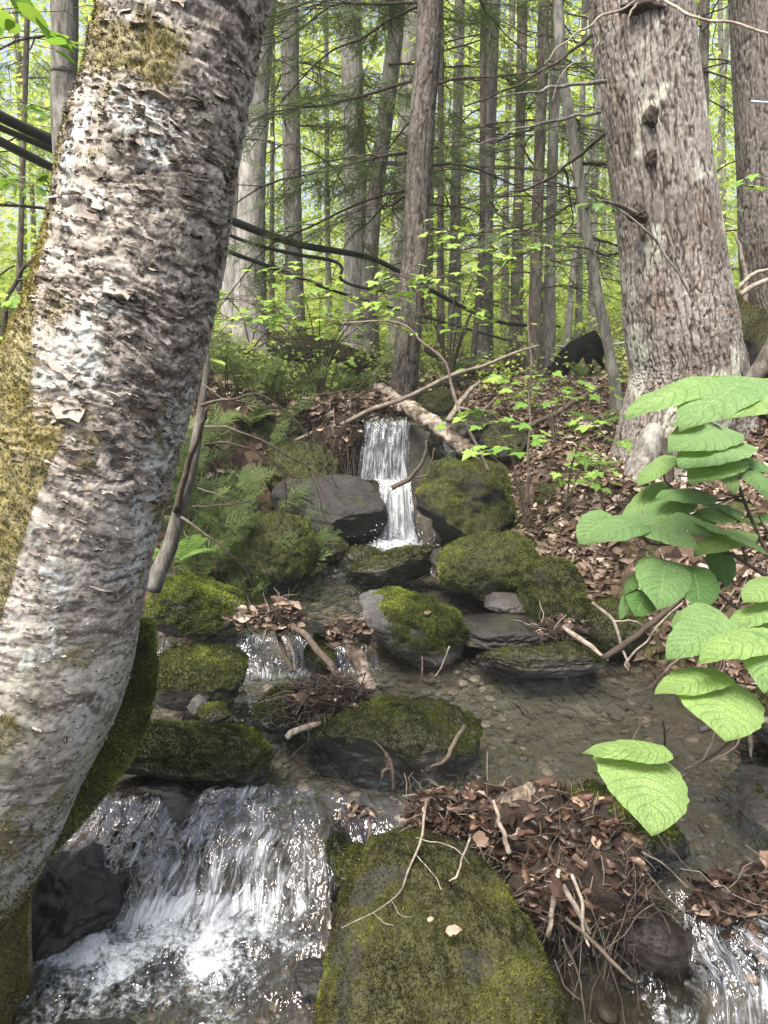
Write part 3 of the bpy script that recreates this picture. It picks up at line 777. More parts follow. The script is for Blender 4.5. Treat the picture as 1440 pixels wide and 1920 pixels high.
boulder('low dark overhung ledge rock below the maple seedlings', (905, 790, 1010, 860), 4.35, 0.2, 87, moss=0.4, tufts=4000, ext=0.15, sub=5, k=3.0, chops=5, bias=-0.1)
boulder('mossy block at the foot of the leaning middle tree', (770, 725, 860, 790), 4.95, 0.2, 89, moss=0.85, tufts=7000, ext=0.2, sub=5, k=2.6, chops=3, bias=-0.1)
boulder('mossy hummock beside the hemlock root above the right bank', (1000, 890, 1120, 960), 3.95, 0.2, 91, moss=0.8, tufts=7000, ext=0.3, sub=5, k=2.3, chops=2, bias=-0.1)
boulder('dark mossy rock at the top left of the bank behind the birch', (388, 640, 470, 720), 5.6, 0.25, 93, moss=0.75, tufts=5000, ext=0.2, sub=5, k=2.6, chops=4, bias=-0.1)
boulder('small green-topped rock above the left bank near the roots', (515, 765, 590, 830), 4.55, 0.14, 95, moss=0.8, tufts=5000, ext=0.2, sub=5, k=2.4, chops=3)

# loose gravel on the streambed
mb = MB()
pebs = [rock_shape(np.zeros(3), (0.5, 0.42, 0.22), 400 + i, 2, 2.3, 3) for i in range(6)]
xx = rng.uniform(-1.0, 1.5, 5200); yy = rng.uniform(0.8, 4.1, 5200)
ok = (wetmask(xx, yy) > 0.6) & (pnoise(xx * 2.5, yy * 2.5, 4.0) > -0.15)
xx, yy = xx[ok], yy[ok]
zz = H(xx, yy)
for i in range(6):
    T = np.stack([xx[i::6], yy[i::6], zz[i::6] + 0.002], -1); m = len(T)
    a = rng.uniform(0, 6.28, m)
    R = basis(np.stack([np.cos(a), np.sin(a), 0.1 * rng.normal(size=m)], -1), np.tile((0, 0, 1.0), (m, 1)))
    soup(pebs[i][0], pebs[i][1], R, 0.012 + 0.05 * rng.uniform(size=m) ** 3, T, rng.uniform(0, 1, m), mb)
Mg = Mat('gravel')
gc = Mg.ramp(Mg.attr('rnd'), [(0, (0.04, 0.034, 0.028)), (0.5, (0.12, 0.105, 0.085)), (0.85, (0.2, 0.17, 0.14)), (1, (0.33, 0.29, 0.25))])
m_gravel = Mg.done(Mg.pbr(gc, 0.5, Mg.bump(Mg.noise(Mg.coord(), 90, 4), 0.4, 0.003), 0.4))
o = mb.build('streambed_gravel', m_gravel); o['kind'] = 'stuff'

# ------------------------------------------------------------------ big trunks
def trunk_surface(ctr, rad, nring, nseg):
    P = spline(ctr, nring); r = spline(np.array(rad, float)[:, None], nring)[:, 0]
    T = unit(np.gradient(P, axis=0))
    ex = unit(np.array((1.0, 0, 0)) - T * T[:, :1])
    ef = np.cross(ex, T)                       # towards -y (the viewer side) for an upright trunk
    ef = np.where(ef[:, 1:2] > 0, -ef, ef)
    th = np.linspace(-math.pi, math.pi, nseg, endpoint=False)
    s = np.concatenate([[0], np.cumsum(np.linalg.norm(np.diff(P, axis=0), axis=1))])
    return P, r, T, ex, ef, th, s
def trunk_verts(P, r2, ex, ef, th):
    return P[:, None] + r2[..., None] * (np.sin(th)[None, :, None] * ex[:, None] + np.cos(th)[None, :, None] * ef[:, None])
def lerp3(a, b, f): return np.asarray(a) * (1 - f[..., None]) + np.asarray(b) * f[..., None]

# ---- the birch in front
bc = [(-235, 1760, 1.35, 560), (-190, 1620, 1.36, 505), (-118, 1500, 1.38, 480), (-66, 1400, 1.40, 464), (18, 1250, 1.42, 444), (60, 1100, 1.43, 424), (98, 973, 1.44, 404), (146, 840, 1.46, 382),
      (180, 740, 1.47, 364), (214, 640, 1.48, 350), (238, 560, 1.49, 344), (268, 430, 1.50, 334), (286, 300, 1.51, 326), (312, 200, 1.52, 312), (350, 0, 1.54, 314), (398, -260, 1.56, 312)]
bctr = [at(a, b, c) for a, b, c, w in bc]; brad = [0.965 * w / 2 / FPX * depth(b, c) for a, b, c, w in bc]
bctr.insert(0, bctr[0] + np.array((-0.10, 0.01, -0.32))); brad.insert(0, brad[0] * 1.25)
top = bctr[-1]; bctr += [top + np.array((0.10, 0.02, 0.6)), top + np.array((0.17, 0.04, 1.6)), top + np.array((0.2, 0.08, 3.4))]; brad += [0.15, 0.14, 0.11]
# dense rings in view
P_, r_, T_, ex_, ef_, th_, s_ = trunk_surface(bctr, brad, 60, 8)
Pd = spline(bctr, 2400); zz = Pd[:, 2]
sel = np.concatenate([np.linspace(0, 1, 760) * np.argmax(zz > 2.45), np.linspace(np.argmax(zz > 2.45) + 12, 2399, 40)]).astype(int)
P = Pd[sel]; r = spline(np.array(brad)[:, None], 2400)[sel, 0]
T = unit(np.gradient(P, axis=0)); ex = unit(np.array((1.0, 0, 0)) - T * T[:, :1]); ef = np.cross(ex, T); ef = np.where(ef[:, 1:2] > 0, -ef, ef)
# more angular resolution on the viewer side
th = np.concatenate([np.linspace(-1.9, 1.9, 400), np.linspace(1.9, 2 * math.pi - 1.9, 80)[1:-1]])
s = np.concatenate([[0], np.cumsum(np.linalg.norm(np.diff(P, axis=0), axis=1))])
A = np.sin(th)[None] * r[:, None] * 1.0 + 0 * s[:, None]; B = np.cos(th)[None] * r[:, None]; S = s[:, None] + 0 * th[None]
ZH = P[:, 2][:, None] + 0 * th[None]
low = 1 - sstep(0.85, 1.35, ZH)                                  # smoother, tighter bark low down
warp = 0.03 * fbm(A * 6, B * 6, S * 6, 3)
fib = fbm(A * 8, B * 8, (S + warp) * 90, 5, gain=0.62)
plate = fbm(A * 19 + 9, B * 19, (S + warp) * 42, 5, gain=0.66)
blot = fbm(A * 9 + 3, B * 9, S * 9, 5, gain=0.62)
lay = sum(sstep(a, a + 0.05, plate) for a in (-0.45, -0.18, 0.06, 0.3))   # curling paper layers, stepped
speck = fbm(A * 70, B * 70, S * 90, 3)
dispo = (0.0011 * (1 - 0.6 * low)) * (lay - 2) + (0.0008 - 0.0003 * low) * fib + 0.0007 * speck + 0.006 * pnoise(A * 4, B * 4, S * 3)
# colour of the bark itself
inner = np.array((0.32, 0.28, 0.24)); grey = np.array((0.20, 0.186, 0.166)); white = np.array((0.50, 0.46, 0.42)); dark = np.array((0.07, 0.062, 0.053))
c = lerp3(dark, grey, sstep(0.1, 0.9, lay)); c = lerp3(c, inner, sstep(1.2, 2.4, lay)); c = lerp3(c, np.array((0.27, 0.25, 0.225)), sstep(2.6, 3.4, lay) * 0.8)
c = lerp3(c, white, sstep(0.32, 0.5, fib + 0.5 * blot) * 0.75)
c = lerp3(c, dark, sstep(0.30, 0.55, -fib + 0.2 * speck) * 0.8)
smooth = lerp3(np.array((0.31, 0.29, 0.25)), np.array((0.54, 0.515, 0.46)), sstep(-0.35, 0.5, blot + 0.6 * fib + 0.3 * speck))
smooth = lerp3(smooth, np.array((0.13, 0.11, 0.09)), sstep(0.22, 0.42, -fib) * 0.85)
smooth = lerp3(smooth, np.array((0.33, 0.36, 0.25)), sstep(0.0, 0.5, fbm(A * 4 + 30, B * 4, S * 3, 3)) * 0.5)
c = c * (1 + 0.35 * np.clip(speck, -1, 1.2))[..., None]
c = c * (1 - low[..., None] * 0.8) + smooth * low[..., None] * 0.8
lich = sstep(0.22, 0.42, fbm(A * 7 + 50, B * 7, S * 6, 4)) * sstep(-0.25, 0.15, speck + 0.3 * fib)
c = lerp3(c, np.array((0.50, 0.54, 0.53)), lich * 0.75)
side = -np.sin(th)[None] + 0 * s[:, None]                      # +1 on the left flank
mossw = sstep(0.15, 0.5, 0.55 * side + 0.75 * fbm(A * 5 + 80, B * 5, S * 3.5, 4) - 0.28 + 0.35 * (1 - sstep(0.75, 1.2, np.abs(ZH - 1.15) * 2.2)) * sstep(0.1, 0.8, side))
thm = np.interp(ZH, [0.75, 0.85, 0.92, 1.0, 1.08, 1.15, 1.23, 1.3, 1.4, 1.5, 1.6, 1.75], [-1.2, -0.6, 0.0, 0.25, 0.32, 0.25, 0.38, 0.08, -0.2, -0.55, -0.9, -1.5])
thw = np.where(th > math.pi, th - 2 * math.pi, th)[None]
mossw = np.maximum(mossw, sstep(-0.12, 0.12, thm - thw + 0.35 * fbm(A * 9, B * 9, S * 9 + 70, 4)) * (side > -0.2))
mossw = np.maximum(mossw, sstep(0.42, 0.7, fbm(A * 7 + 31, B * 7, S * 6 + 12, 4) * 1.1 + 0.2 * np.clip(side, -0.5, 1)) * 0.8)
basem = 1 - sstep(0.50, 0.64, ZH + 0.07 * blot)                 # mossy root collar
mossw = np.clip(np.maximum(mossw, basem), 0, 1)
c = lerp3(c, lerp3(np.array((0.09, 0.08, 0.025)), np.array((0.20, 0.17, 0.05)), sstep(-0.4, 0.4, speck)), mossw * 0.8)
rr = r[:, None] + dispo
V = trunk_verts(P, rr, ex, ef, th).reshape(-1, 3)
F = grid_faces(len(P), len(th), True)
birch = empty('birch_tree', tuple(bctr[0]), 'big peeling birch trunk leaning across the left, ochre moss on its flank', 'tree', 'trees of the wood')
mesh('trunk', V, F, m_birch, birch, None, None, True, {'col': np.clip(c.reshape(-1, 3), 0.01, 0.9)})
front = (np.abs(th) < 1.75)[None] & (ZH < 2.4)
w = np.where(front, np.clip(mossw - 0.25, 0, 1), 0).ravel()
moss_mb(V, F, w, 90000, 0.004, 0.011, 0.14, bias=0.12).build('moss', m_mossbrown, birch, False)
w2 = (np.where(front, basem, 0) * (side < 0.9)).ravel()
moss_mb(V, F, w2, 22000, 0.006, 0.016, 0.12, bias=0.12).build('moss', m_mossbrown, birch, False)
# peeling curls of bark
def curl_mesh(nu=7, nv=3):
    u = np.linspace(0, 1, nu); v = np.linspace(-0.5, 0.5, nv)
    U, W = np.meshgrid(u, v, indexing='ij')
    return U, W
def curls(n, size0, size1, mb, zlo, zhi, thlim, rough_bias=1.0):
    idx = np.where((P[:, 2] > zlo) & (P[:, 2] < zhi))[0]
    for _ in range(n):
        i = int(rng.choice(idx)); j = int(rng.integers(0, 400))
        if abs(th[j]) > thlim or mossw[i, j] > 0.85: continue
        L = rng.uniform(size0, size1) * (1.0 if rng.uniform() < 0.85 else 2.0); Hh = L * rng.uniform(0.14, 0.5)
        n_ = np.sin(th[j]) * ex[i] + np.cos(th[j]) * ef[i]
        a_ = np.cos(th[j]) * ex[i] - np.sin(th[j]) * ef[i]
        t_ = T[i] * (1 if rng.uniform() < 0.75 else -1)
        base = P[i] + rr[i, j] * n_
        nu, nv = 4, 4
        u = np.linspace(0, 1, nu); v = np.linspace(-0.5, 0.5, nv)
        k = rng.uniform(0.6, 2.6)
        ang = u * k
        out = Hh * (1 - np.cos(ang)) / k + 0.0010; dn = Hh * np.sin(ang) / k
        jag = 1 + 0.35 * rng.normal(size=(nu, nv)) * (u[:, None] > 0.2)
        slant = rng.normal(0, 0.18)
        Vv = base + (v[None, :, None] * L) * a_ + (-(dn[:, None] * jag))[..., None] * t_ + (out[:, None] * jag + 0.0015 * rng.normal(size=(nu, nv)) - (v ** 2 * L * L / (2 * rr[i, j]))[None])[..., None] * n_ + (v[None, :, None] * L * slant) * t_
        mb.add(Vv.reshape(-1, 3), grid_faces(nu, nv), np.clip(rng.normal(0.55, 0.25), 0, 1))
M = Mat('birch_peel')
cc = M.ramp(M.attr('rnd'), [(0, (0.05, 0.038, 0.03)), (0.3, (0.16, 0.13, 0.108)), (0.6, (0.30, 0.26, 0.225)), (0.85, (0.47, 0.43, 0.385)), (1, (0.62, 0.59, 0.55))])
nn = M.noise(M.coord(), 120, 4, 0.7)
cc = M.mix(1.0, cc, M.ramp(nn, [(0.3, (0.6, 0.58, 0.55)), (0.7, (1.15, 1.15, 1.15))]), 'MULTIPLY')
m_peel = M.done(M.n('MixShader', {0: 0.12, 1: M.pbr(cc, 0.7, M.bump(nn, 0.4, 0.002), 0.2), 2: M.n('BsdfTranslucent', {'Color': cc})}))
mb = MB()
curls(4200, 0.003, 0.012, mb, 1.15, 2.4, 1.6)
curls(2600, 0.003, 0.009, mb, 0.5, 1.15, 1.6)
curls(260, 0.012, 0.028, mb, 1.1, 2.35, 1.55)
mb.build('peeling_bark', m_peel, birch)

# mossy buttress root of the birch
def root_part(name, pts, parent, mat, seed, flat=1.0, tufts=0, tm=None, n=70, seg=40, tl=(0.006, 0.014), rough=0.12, bias=0.0, mossmin=-0.3):
    Pp = spline([at(a, b, c) for a, b, c, w in pts], n); rp = spline(np.array([[w] for a, b, c, w in pts]), n)[:, 0]
    Vv, Ff = tube(Pp, rp, seg)
    nz = fbm(Vv[:, 0] * 9 + seed, Vv[:, 1] * 9, Vv[:, 2] * 9, 4)
    N = vnormals(Vv, Ff); Vv = Vv + N * (rough * 0.4 * nz * rp.mean())[:, None]
    wgt = sstep(mossmin, 0.5, N[:, 2] + 0.4 * nz)
    o = mesh(name, Vv, Ff, mat, parent, {'moss': wgt, 'wetness': 0 * wgt})
    if tufts: moss_mb(Vv, Ff, wgt, tufts, *tl, bias=bias).build('moss', tm or m_moss, o, False)
    return o
root_part('root', [(270, 1165, 1.62, 0.022), (255, 1235, 1.60, 0.045), (225, 1335, 1.57, 0.062), (175, 1440, 1.54, 0.06), (110, 1540, 1.50, 0.045), (40, 1620, 1.47, 0.03)], birch, m_rock, 3, 1.0, 26000, m_mossbright, bias=0.25, mossmin=-0.9)

# ---- the furrowed hemlock on the right bank, the tree at the right edge and the leaning middle tree
def furrow_tree(o_parent, ctr, rad, nring, nseg, seed, dens=1.0, flare=None, amp=0.012, tone=1.0, zdense=3.4, lichen=0.0, name='trunk'):
    Pd = spline(ctr, 2000); rd = spline(np.array(rad, float)[:, None], 2000)[:, 0]
    k = np.argmax(Pd[:, 2] > zdense) if (Pd[:, 2] > zdense).any() else 1999
    sel = np.unique(np.concatenate([np.linspace(0, k, nring), np.linspace(k, 1999, 30)]).astype(int))
    P = Pd[sel]; r = rd[sel]
    T = unit(np.gradient(P, axis=0)); ex = unit(np.array((1.0, 0, 0)) - T * T[:, :1]); ef = np.cross(ex, T); ef = np.where(ef[:, 1:2] > 0, -ef, ef)
    th = np.linspace(-math.pi, math.pi, nseg, endpoint=False)
    s = np.concatenate([[0], np.cumsum(np.linalg.norm(np.diff(P, axis=0), axis=1))])
    rb = r[:, None] * np.ones(nseg)[None]
    if flare is not None: rb = rb * flare(P, th, s)
    A = np.sin(th)[None] * rb; B = np.cos(th)[None] * rb; S = s[:, None] + 0 * th[None]
    wa = 0.35 * fbm(A * 7 * dens + seed, B * 7 * dens, S * 4 * dens, 3)
    n1 = pnoise(A * 21 * dens + wa, B * 21 * dens + wa, S * 2.6 * dens + seed) + 0.25 * pnoise(A * 50 * dens, B * 50 * dens, S * 14 * dens + seed)
    n2 = pnoise(A * 46 * dens + wa + 7, B * 46 * dens, S * 6 * dens + seed) + 0.2 * pnoise(A * 90 * dens, B * 90 * dens, S * 30 * dens)
    f1 = sstep(0.0, 0.17, np.abs(n1)); f2 = sstep(0.0, 0.16, np.abs(n2))
    cr = sstep(0.0, 0.1, np.abs(pnoise(A * 8 * dens, B * 8 * dens, S * 17 * dens + seed + wa)))
    fine = fbm(A * 60, B * 60, S * 40, 4)
    h = f1 * 0.65 + f2 * 0.3 + cr * 0.14
    d = amp * (h - 0.8) + amp * 0.14 * fine
    plate = lerp3(np.array((0.19, 0.168, 0.15)), np.array((0.37, 0.34, 0.312)), sstep(-0.6, 0.6, fine + 0.7 * fbm(A * 4, B * 4, S * 3 + seed, 3)))
    rust = np.array((0.30, 0.17, 0.10)); furrow = np.array((0.065, 0.05, 0.042))
    c = lerp3(furrow, plate, np.clip(f1 * (0.45 + 0.55 * f2) * (0.6 + 0.4 * cr), 0, 1))
    c = lerp3(c, rust, sstep(0.25, 0.6, fbm(A * 9, B * 9, S * 9 + 5 + seed, 3)) * 0.16)
    if lichen:
        lm = sstep(0.1, 0.5, fbm(A * 6, B * 6, S * 4 + 40, 4) + lichen * (1 - sstep(0.1, 0.9, S)) * sstep(-0.6, 0.3, np.sin(th)[None]) - 0.1)
        c = lerp3(c, np.array((0.55, 0.56, 0.48)), lm * f1 * 0.75)
    V = trunk_verts(P, rb + d, ex, ef, th).reshape(-1, 3)
    F = grid_faces(len(P), nseg, True)
    o = mesh(name, V, F, m_furrow, o_parent, None, None, True, {'col': np.clip(c.reshape(-1, 3) * tone, 0.01, 0.9)})
    return o, V, F, P, r, ex, ef
hc = [(1262, 1000, 3.80, 250), (1256, 900, 3.80, 205), (1268, 800, 3.82, 196), (1286, 700, 3.82, 198), (1272, 600, 3.82, 196), (1256, 450, 3.82, 184), (1222, 200, 3.83, 182), (1198, 0, 3.84, 184), (1185, -120, 3.85, 182)]
hctr = [at(a, b, c) for a, b, c, w in hc]; hrad = [w / 2 / FPX * depth(b, c) for a, b, c, w in hc]
t_ = hctr[-1]; hctr += [t_ + np.array((-0.1, 0.03, 1.2)), t_ + np.array((-0.3, 0.1, 4.0)), t_ + np.array((-0.4, 0.2, 8.0))]; hrad += [0.22, 0.18, 0.1]
hem = empty('hemlock_tree', tuple(hctr[1]), 'thick furrowed hemlock trunk with flaring roots on the leaf-strewn right bank', 'tree', 'trees of the wood')
def hflare(P, th, s):
    e = np.exp(-np.maximum(P[:, 2] - 0.72, 0) / 0.22)[:, None]
    e2 = np.exp(-np.maximum(P[:, 2] - 1.12, 0) / 0.24)[:, None]
    return 1 + e * (0.16 + 0.22 * np.cos(th * 3 + 0.6)[None]) + 0.62 * e2 * np.exp(-((th - 1.65) / 0.5) ** 2)[None]
_, hV, hF, hP, hr, hex_, hef = furrow_tree(hem, hctr, hrad, 620, 460, 2.0, 1.75, hflare, 0.012, 0.86, 3.4, 0.55)
root_part('root', [(1318, 560, 3.92, 0.10), (1365, 618, 3.86, 0.15), (1430, 668, 3.80, 0.16), (1520, 720, 3.75, 0.15)], hem, m_rock, 5, 1.0, 16000, m_mossbrown, n=60, seg=30, rough=0.5, bias=-0.15)
root_part('root', [(1232, 800, 3.62, 0.04), (1205, 870, 3.52, 0.062), (1180, 930, 3.42, 0.055), (1150, 985, 3.36, 0.03)], hem, m_bark_grey, 7, 1.0, 0, n=40, seg=24, rough=0.7)
root_part('root', [(1245, 830, 3.6, 0.05), (1238, 930, 3.45, 0.05), (1228, 1010, 3.35, 0.035)], hem, m_bark_dark, 9, 1.0, 0, n=30, seg=20, rough=0.4)
# knots and broken stubs
def knot(px, py, Y, w, h, parent, seed):
    c = at(px, py, Y); t = depth(py, Y)
    V, F = rock_shape(c, (w / FPX * t, 0.035, h / FPX * t), seed, 4, 2.2, 3, rough=0.45)
    mesh('knot', V, F, m_bark_dark, parent)
knot(1220, 222, 3.615, 13, 20, hem, 3); knot(1222, 295, 3.615, 10, 14, hem, 5); knot(1195, 405, 3.61, 17, 13, hem, 9); knot(1205, 10, 3.62, 34, 12, hem, 11)
def px_tube(pts, n=24, seg=6, wob=0.0):
    """pts: (px, py, Y, pixel width)"""
    W = np.array([at(a, b, c) for a, b, c, w in pts]); R = np.array([w / 2 / FPX * depth(b, c) for a, b, c, w in pts])
    Q = spline(W, n); r = np.maximum(spline(R[:, None], n)[:, 0], 0.0004)
    if wob:
        k = np.linspace(0, 1, n); q = rng.uniform(0, 50)
        sc = np.linalg.norm(Q[-1] - Q[0])
        Q = Q + wob * sc * np.stack([pnoise(k * 5 + q, 1.1, 0), pnoise(k * 5 + q, 9.1, 0), pnoise(k * 5 + q, 5.1, 0)], -1) * np.minimum(1, np.minimum(k, 1 - k) * 6)[:, None]
    return tube(Q, r, seg)
def tubes_mesh(name, list_, mat, parent, rnd=(0.2, 0.9), wob=0.02, n=24, seg=6):
    mb = MB()
    for p in list_:
        V, F = px_tube(p, n, seg, wob); mb.add(V, F, rng.uniform(*rnd))
    return mb.build(name, mat, parent)
tubes_mesh('branch', [[(1135, 153, 3.72, 9), (1060, 160, 3.5, 7), (1000, 172, 3.3, 5), (930, 182, 3.1, 3)]], m_bark_grey, hem)
tubes_mesh('branch', [[(1125, 210, 3.72, 8), (1060, 222, 3.5, 6), (980, 240, 3.3, 4), (900, 270, 3.1, 2.5)]], m_bark_grey, hem)
tubes_mesh('branch', [[(1195, 402, 3.58, 11), (1160, 385, 3.5, 7), (1128, 376, 3.45, 4)]], m_bark_brown, hem)
tubes_mesh('branch', [[(1150, 385, 3.5, 3), (1220, 440, 3.5, 5), (1270, 510, 3.5, 4), (1300, 570, 3.52, 2)]], m_bark_grey, hem)
tubes_mesh('branch', [[(1135, 250, 3.75, 8), (1075, 300, 3.9, 6), (1010, 345, 4.0, 5), (930, 366, 4.1, 2)]], m_bark_dark, hem)
tubes_mesh('branch', [[(1110, 65, 3.75, 8), (1050, 110, 3.7, 6), (960, 165, 3.6, 5), (870, 200, 3.5, 3)]], m_bark_dark, hem)
# pale twigs hanging in front of the trunk
tubes_mesh('twig', [[(1195, 5, 3.3, 4), (1180, 30, 3.3, 4), (1178, 70, 3.3, 2)], [(1235, -10, 3.4, 6), (1280, 26, 3.3, 6), (1350, 40, 3.2, 5), (1440, 62, 3.1, 5), (1500, 80, 3.05, 4)], [(1282, 28, 3.3, 3), (1272, 70, 3.3, 3), (1225, 130, 3.35, 2)],
                         [(1190, 2, 3.4, 4), (1120, 40, 3.3, 5), (1060, 75, 3.2, 3), (1020, 120, 3.1, 2)], [(1112, 45, 3.3, 3), (1120, 85, 3.3, 3), (1060, 130, 3.3, 2), (1035, 190, 3.3, 2)]], m_twig, hem, (0.9, 1.0), 0.03)

edge = [(1500, 620, 5.7, 168), (1470, 500, 5.7, 150), (1462, 300, 5.7, 148), (1448, 0, 5.7, 148), (1440, -150, 5.7, 146)]
ectr = [at(a, b, c) for a, b, c, w in edge]; erad = [w / 2 / FPX * depth(b, c) for a, b, c, w in edge]
t_ = ectr[-1]; ectr += [t_ + np.array((-0.1, 0, 2.0)), t_ + np.array((-0.2, 0, 7.0))]; erad += [0.22, 0.1]
etree = empty('hemlock_tree', tuple(ectr[0]), 'second thick grey-brown trunk cut off by the right edge of the view', 'tree', 'trees of the wood')
furrow_tree(etree, ectr, erad, 360, 300, 31.0, 1.4, None, 0.012, 0.72, 4.2)
mid = [(752, 760, 5.0, 66), (757, 725, 5.0, 52), (766, 620, 5.0, 49), (778, 470, 5.0, 48), (790, 250, 5.0, 47), (803, 90, 5.0, 47), (812, -60, 5.0, 46)]
mctr = [at(a, b, c) for a, b, c, w in mid]; mrad = [w / 2 / FPX * depth(b, c) for a, b, c, w in mid]
t_ = mctr[-1]; mctr += [t_ + np.array((0.15, 0, 2.0)), t_ + np.array((0.3, 0.1, 6.0))]; mrad += [0.065, 0.03]
mtree = empty('hemlock_tree', tuple(mctr[0]), 'dark furrowed middle trunk leaning right, just above the waterfall', 'tree', 'trees of the wood')
furrow_tree(mtree, mctr, mrad, 420, 90, 51.0, 1.5, None, 0.006, 0.45, 4.2)

# ------------------------------------------------------------------ hemlock sprays and tree crowns
def make_spray(seed, L=0.36, twigs=10):
    """a flat drooping hemlock spray along +x, unit metre scale; returns needle V,F and stem V,F"""
    r = np.random.default_rng(seed)
    Vn, n = [], 0
    axis = lambda t: np.array((L * t, 0.03 * math.sin(3 * t + seed) * L, -0.18 * L * t * t))
    segs = [(axis(0.0), axis(1.0), 1.0)]
    for k in range(twigs):
        t = 0.08 + 0.85 * k / twigs
        sgn = 1 if k % 2 else -1
        a = axis(t); l = L * (0.5 * (1 - t) + 0.12) * r.uniform(0.75, 1.15)
        ang = math.radians(r.uniform(38, 58)) * sgn
        b = a + np.array((math.cos(ang) * l, math.sin(ang) * l, -0.12 * l + r.normal(0, 0.01)))
        segs.append((a, b, 0.8))
    for a, b, q in segs:
        d = b - a; l = np.linalg.norm(d); d = d / l
        sd = unit(np.cross(d, (0, 0, 1)))
        m = max(3, int(l / 0.012))
        for i in range(m):
            p = a + d * l * (i + 0.5) / m
            for sgn in (1, -1):
                nd = unit(d * 0.75 + sd * sgn * r.uniform(0.6, 1.1) + np.array((0, 0, r.normal(0, 0.25))))
                nl = r.uniform(0.016, 0.027)
                Vn += [p - d * 0.004, p + d * 0.004, p + nd * nl]
    Vn = np.array(Vn)
    return Vn, np.arange(len(Vn)).reshape(-1, 3)
SPRAYS = [make_spray(i) for i in range(4)]
def branch_pts(base, az, L, rise, droop, n=14):
    t = np.linspace(0, 1, n)
    d = np.array((math.sin(az), math.cos(az), 0))
    q = rng.uniform(0, 99)
    return base + d[None] * (L * t)[:, None] + np.stack([0.10 * L * pnoise(t * 2.5 + q, 0.3, 0), 0.10 * L * pnoise(t * 2.5 + q, 7.3, 0), L * (rise * t - droop * t ** 2) + 0.05 * L * pnoise(t * 3 + q, 3.3, 0)], -1)
def hemlock_branches(parent, Pt, rt, zs, Lr, density=1.0, droop=0.35, bare=0.0, az=None, dens2=9):
    mbn = [MB() for _ in SPRAYS]
    for z in zs:
        mbw = MB()
        i = int(np.argmin(np.abs(Pt[:, 2] - z)))
        a = rng.uniform(0, 2 * math.pi) if az is None else az + rng.normal(0, 0.6)
        L = rng.uniform(*Lr)
        pts = branch_pts(Pt[i], a, L, rng.uniform(-0.15, 0.25), droop * rng.uniform(0.4, 1.3))
        V, F = tube(pts, np.linspace(0.010, 0.002, len(pts)) * (0.5 + 0.3 * L), 5); mbw.add(V, F, rng.uniform(0, 0.4))
        nsub = int(dens2 * L)
        for k in range(nsub):
            t = rng.uniform(0.12, 1.0); j = min(int(t * 13), 12)
            b = pts[j] + (pts[j + 1] - pts[j]) * (t * 13 - j)
            a2 = a + rng.choice((-1, 1)) * rng.uniform(0.5, 1.2)
            l2 = L * 0.42 * (1.1 - t) * rng.uniform(0.6, 1.2) + 0.08
            sp = branch_pts(b, a2, l2, rng.uniform(-0.1, 0.1), droop * 0.8, 6)
            V, F = tube(sp, np.linspace(0.0035, 0.0012, 6), 4, False); mbw.add(V, F, rng.uniform(0, 0.5))
            if rng.uniform() < bare: continue
            m = max(1, int(l2 / 0.11 * density))
            tt = rng.uniform(0.15, 1.0, m); jj = np.minimum((tt * 5).astype(int), 4)
            T = sp[jj] + (sp[jj + 1] - sp[jj]) * (tt * 5 - jj)[:, None]
            aa = a2 + rng.normal(0, 0.6, m)
            X = np.stack([np.sin(aa), np.cos(aa), rng.normal(-0.2, 0.15, m)], -1)
            Z = np.tile((0, 0, 1.0), (m, 1)) + 0.25 * rng.normal(size=(m, 3))
            q = int(rng.integers(0, len(SPRAYS)))
            soup(*SPRAYS[q], basis(X, Z), rng.uniform(0.5, 1.0, m), T, np.clip(rng.normal(0.5, 0.25, m), 0, 1), mbn[0])
        mbw.build('branch', m_bark_dark, parent)
    if mbn[0].V: mbn[0].build('foliage', m_needle, parent, False)

quad_leaf_V = np.array([(0, 0, 0), (0.45, -0.32, 0.04), (1, 0, -0.08), (0.45, 0.32, 0.04)], float)
quad_leaf_F = np.array([(0, 1, 2, 3)])
def leaf_cloud(mb, C, n, spread, s0, s1, bias=0.5, var=0.2, flat=0.5):
    """n leaves around each centre"""
    C = np.repeat(C, n, 0); N = len(C)
    T = C + rng.normal(size=(N, 3)) * np.asarray(spread)
    X = rand_dirs(N, -0.7, 0.4)
    Z = np.tile((0, 0, 1.0), (N, 1)) * (1 - flat * 0.3) + flat * rng.normal(size=(N, 3))
    cl = np.repeat(rng.normal(0, 0.16, N // n), n)
    soup(quad_leaf_V, quad_leaf_F, basis(X, Z), rng.uniform(s0, s1, N), T, np.clip(bias + cl + var * rng.normal(size=N), 0, 1), mb)

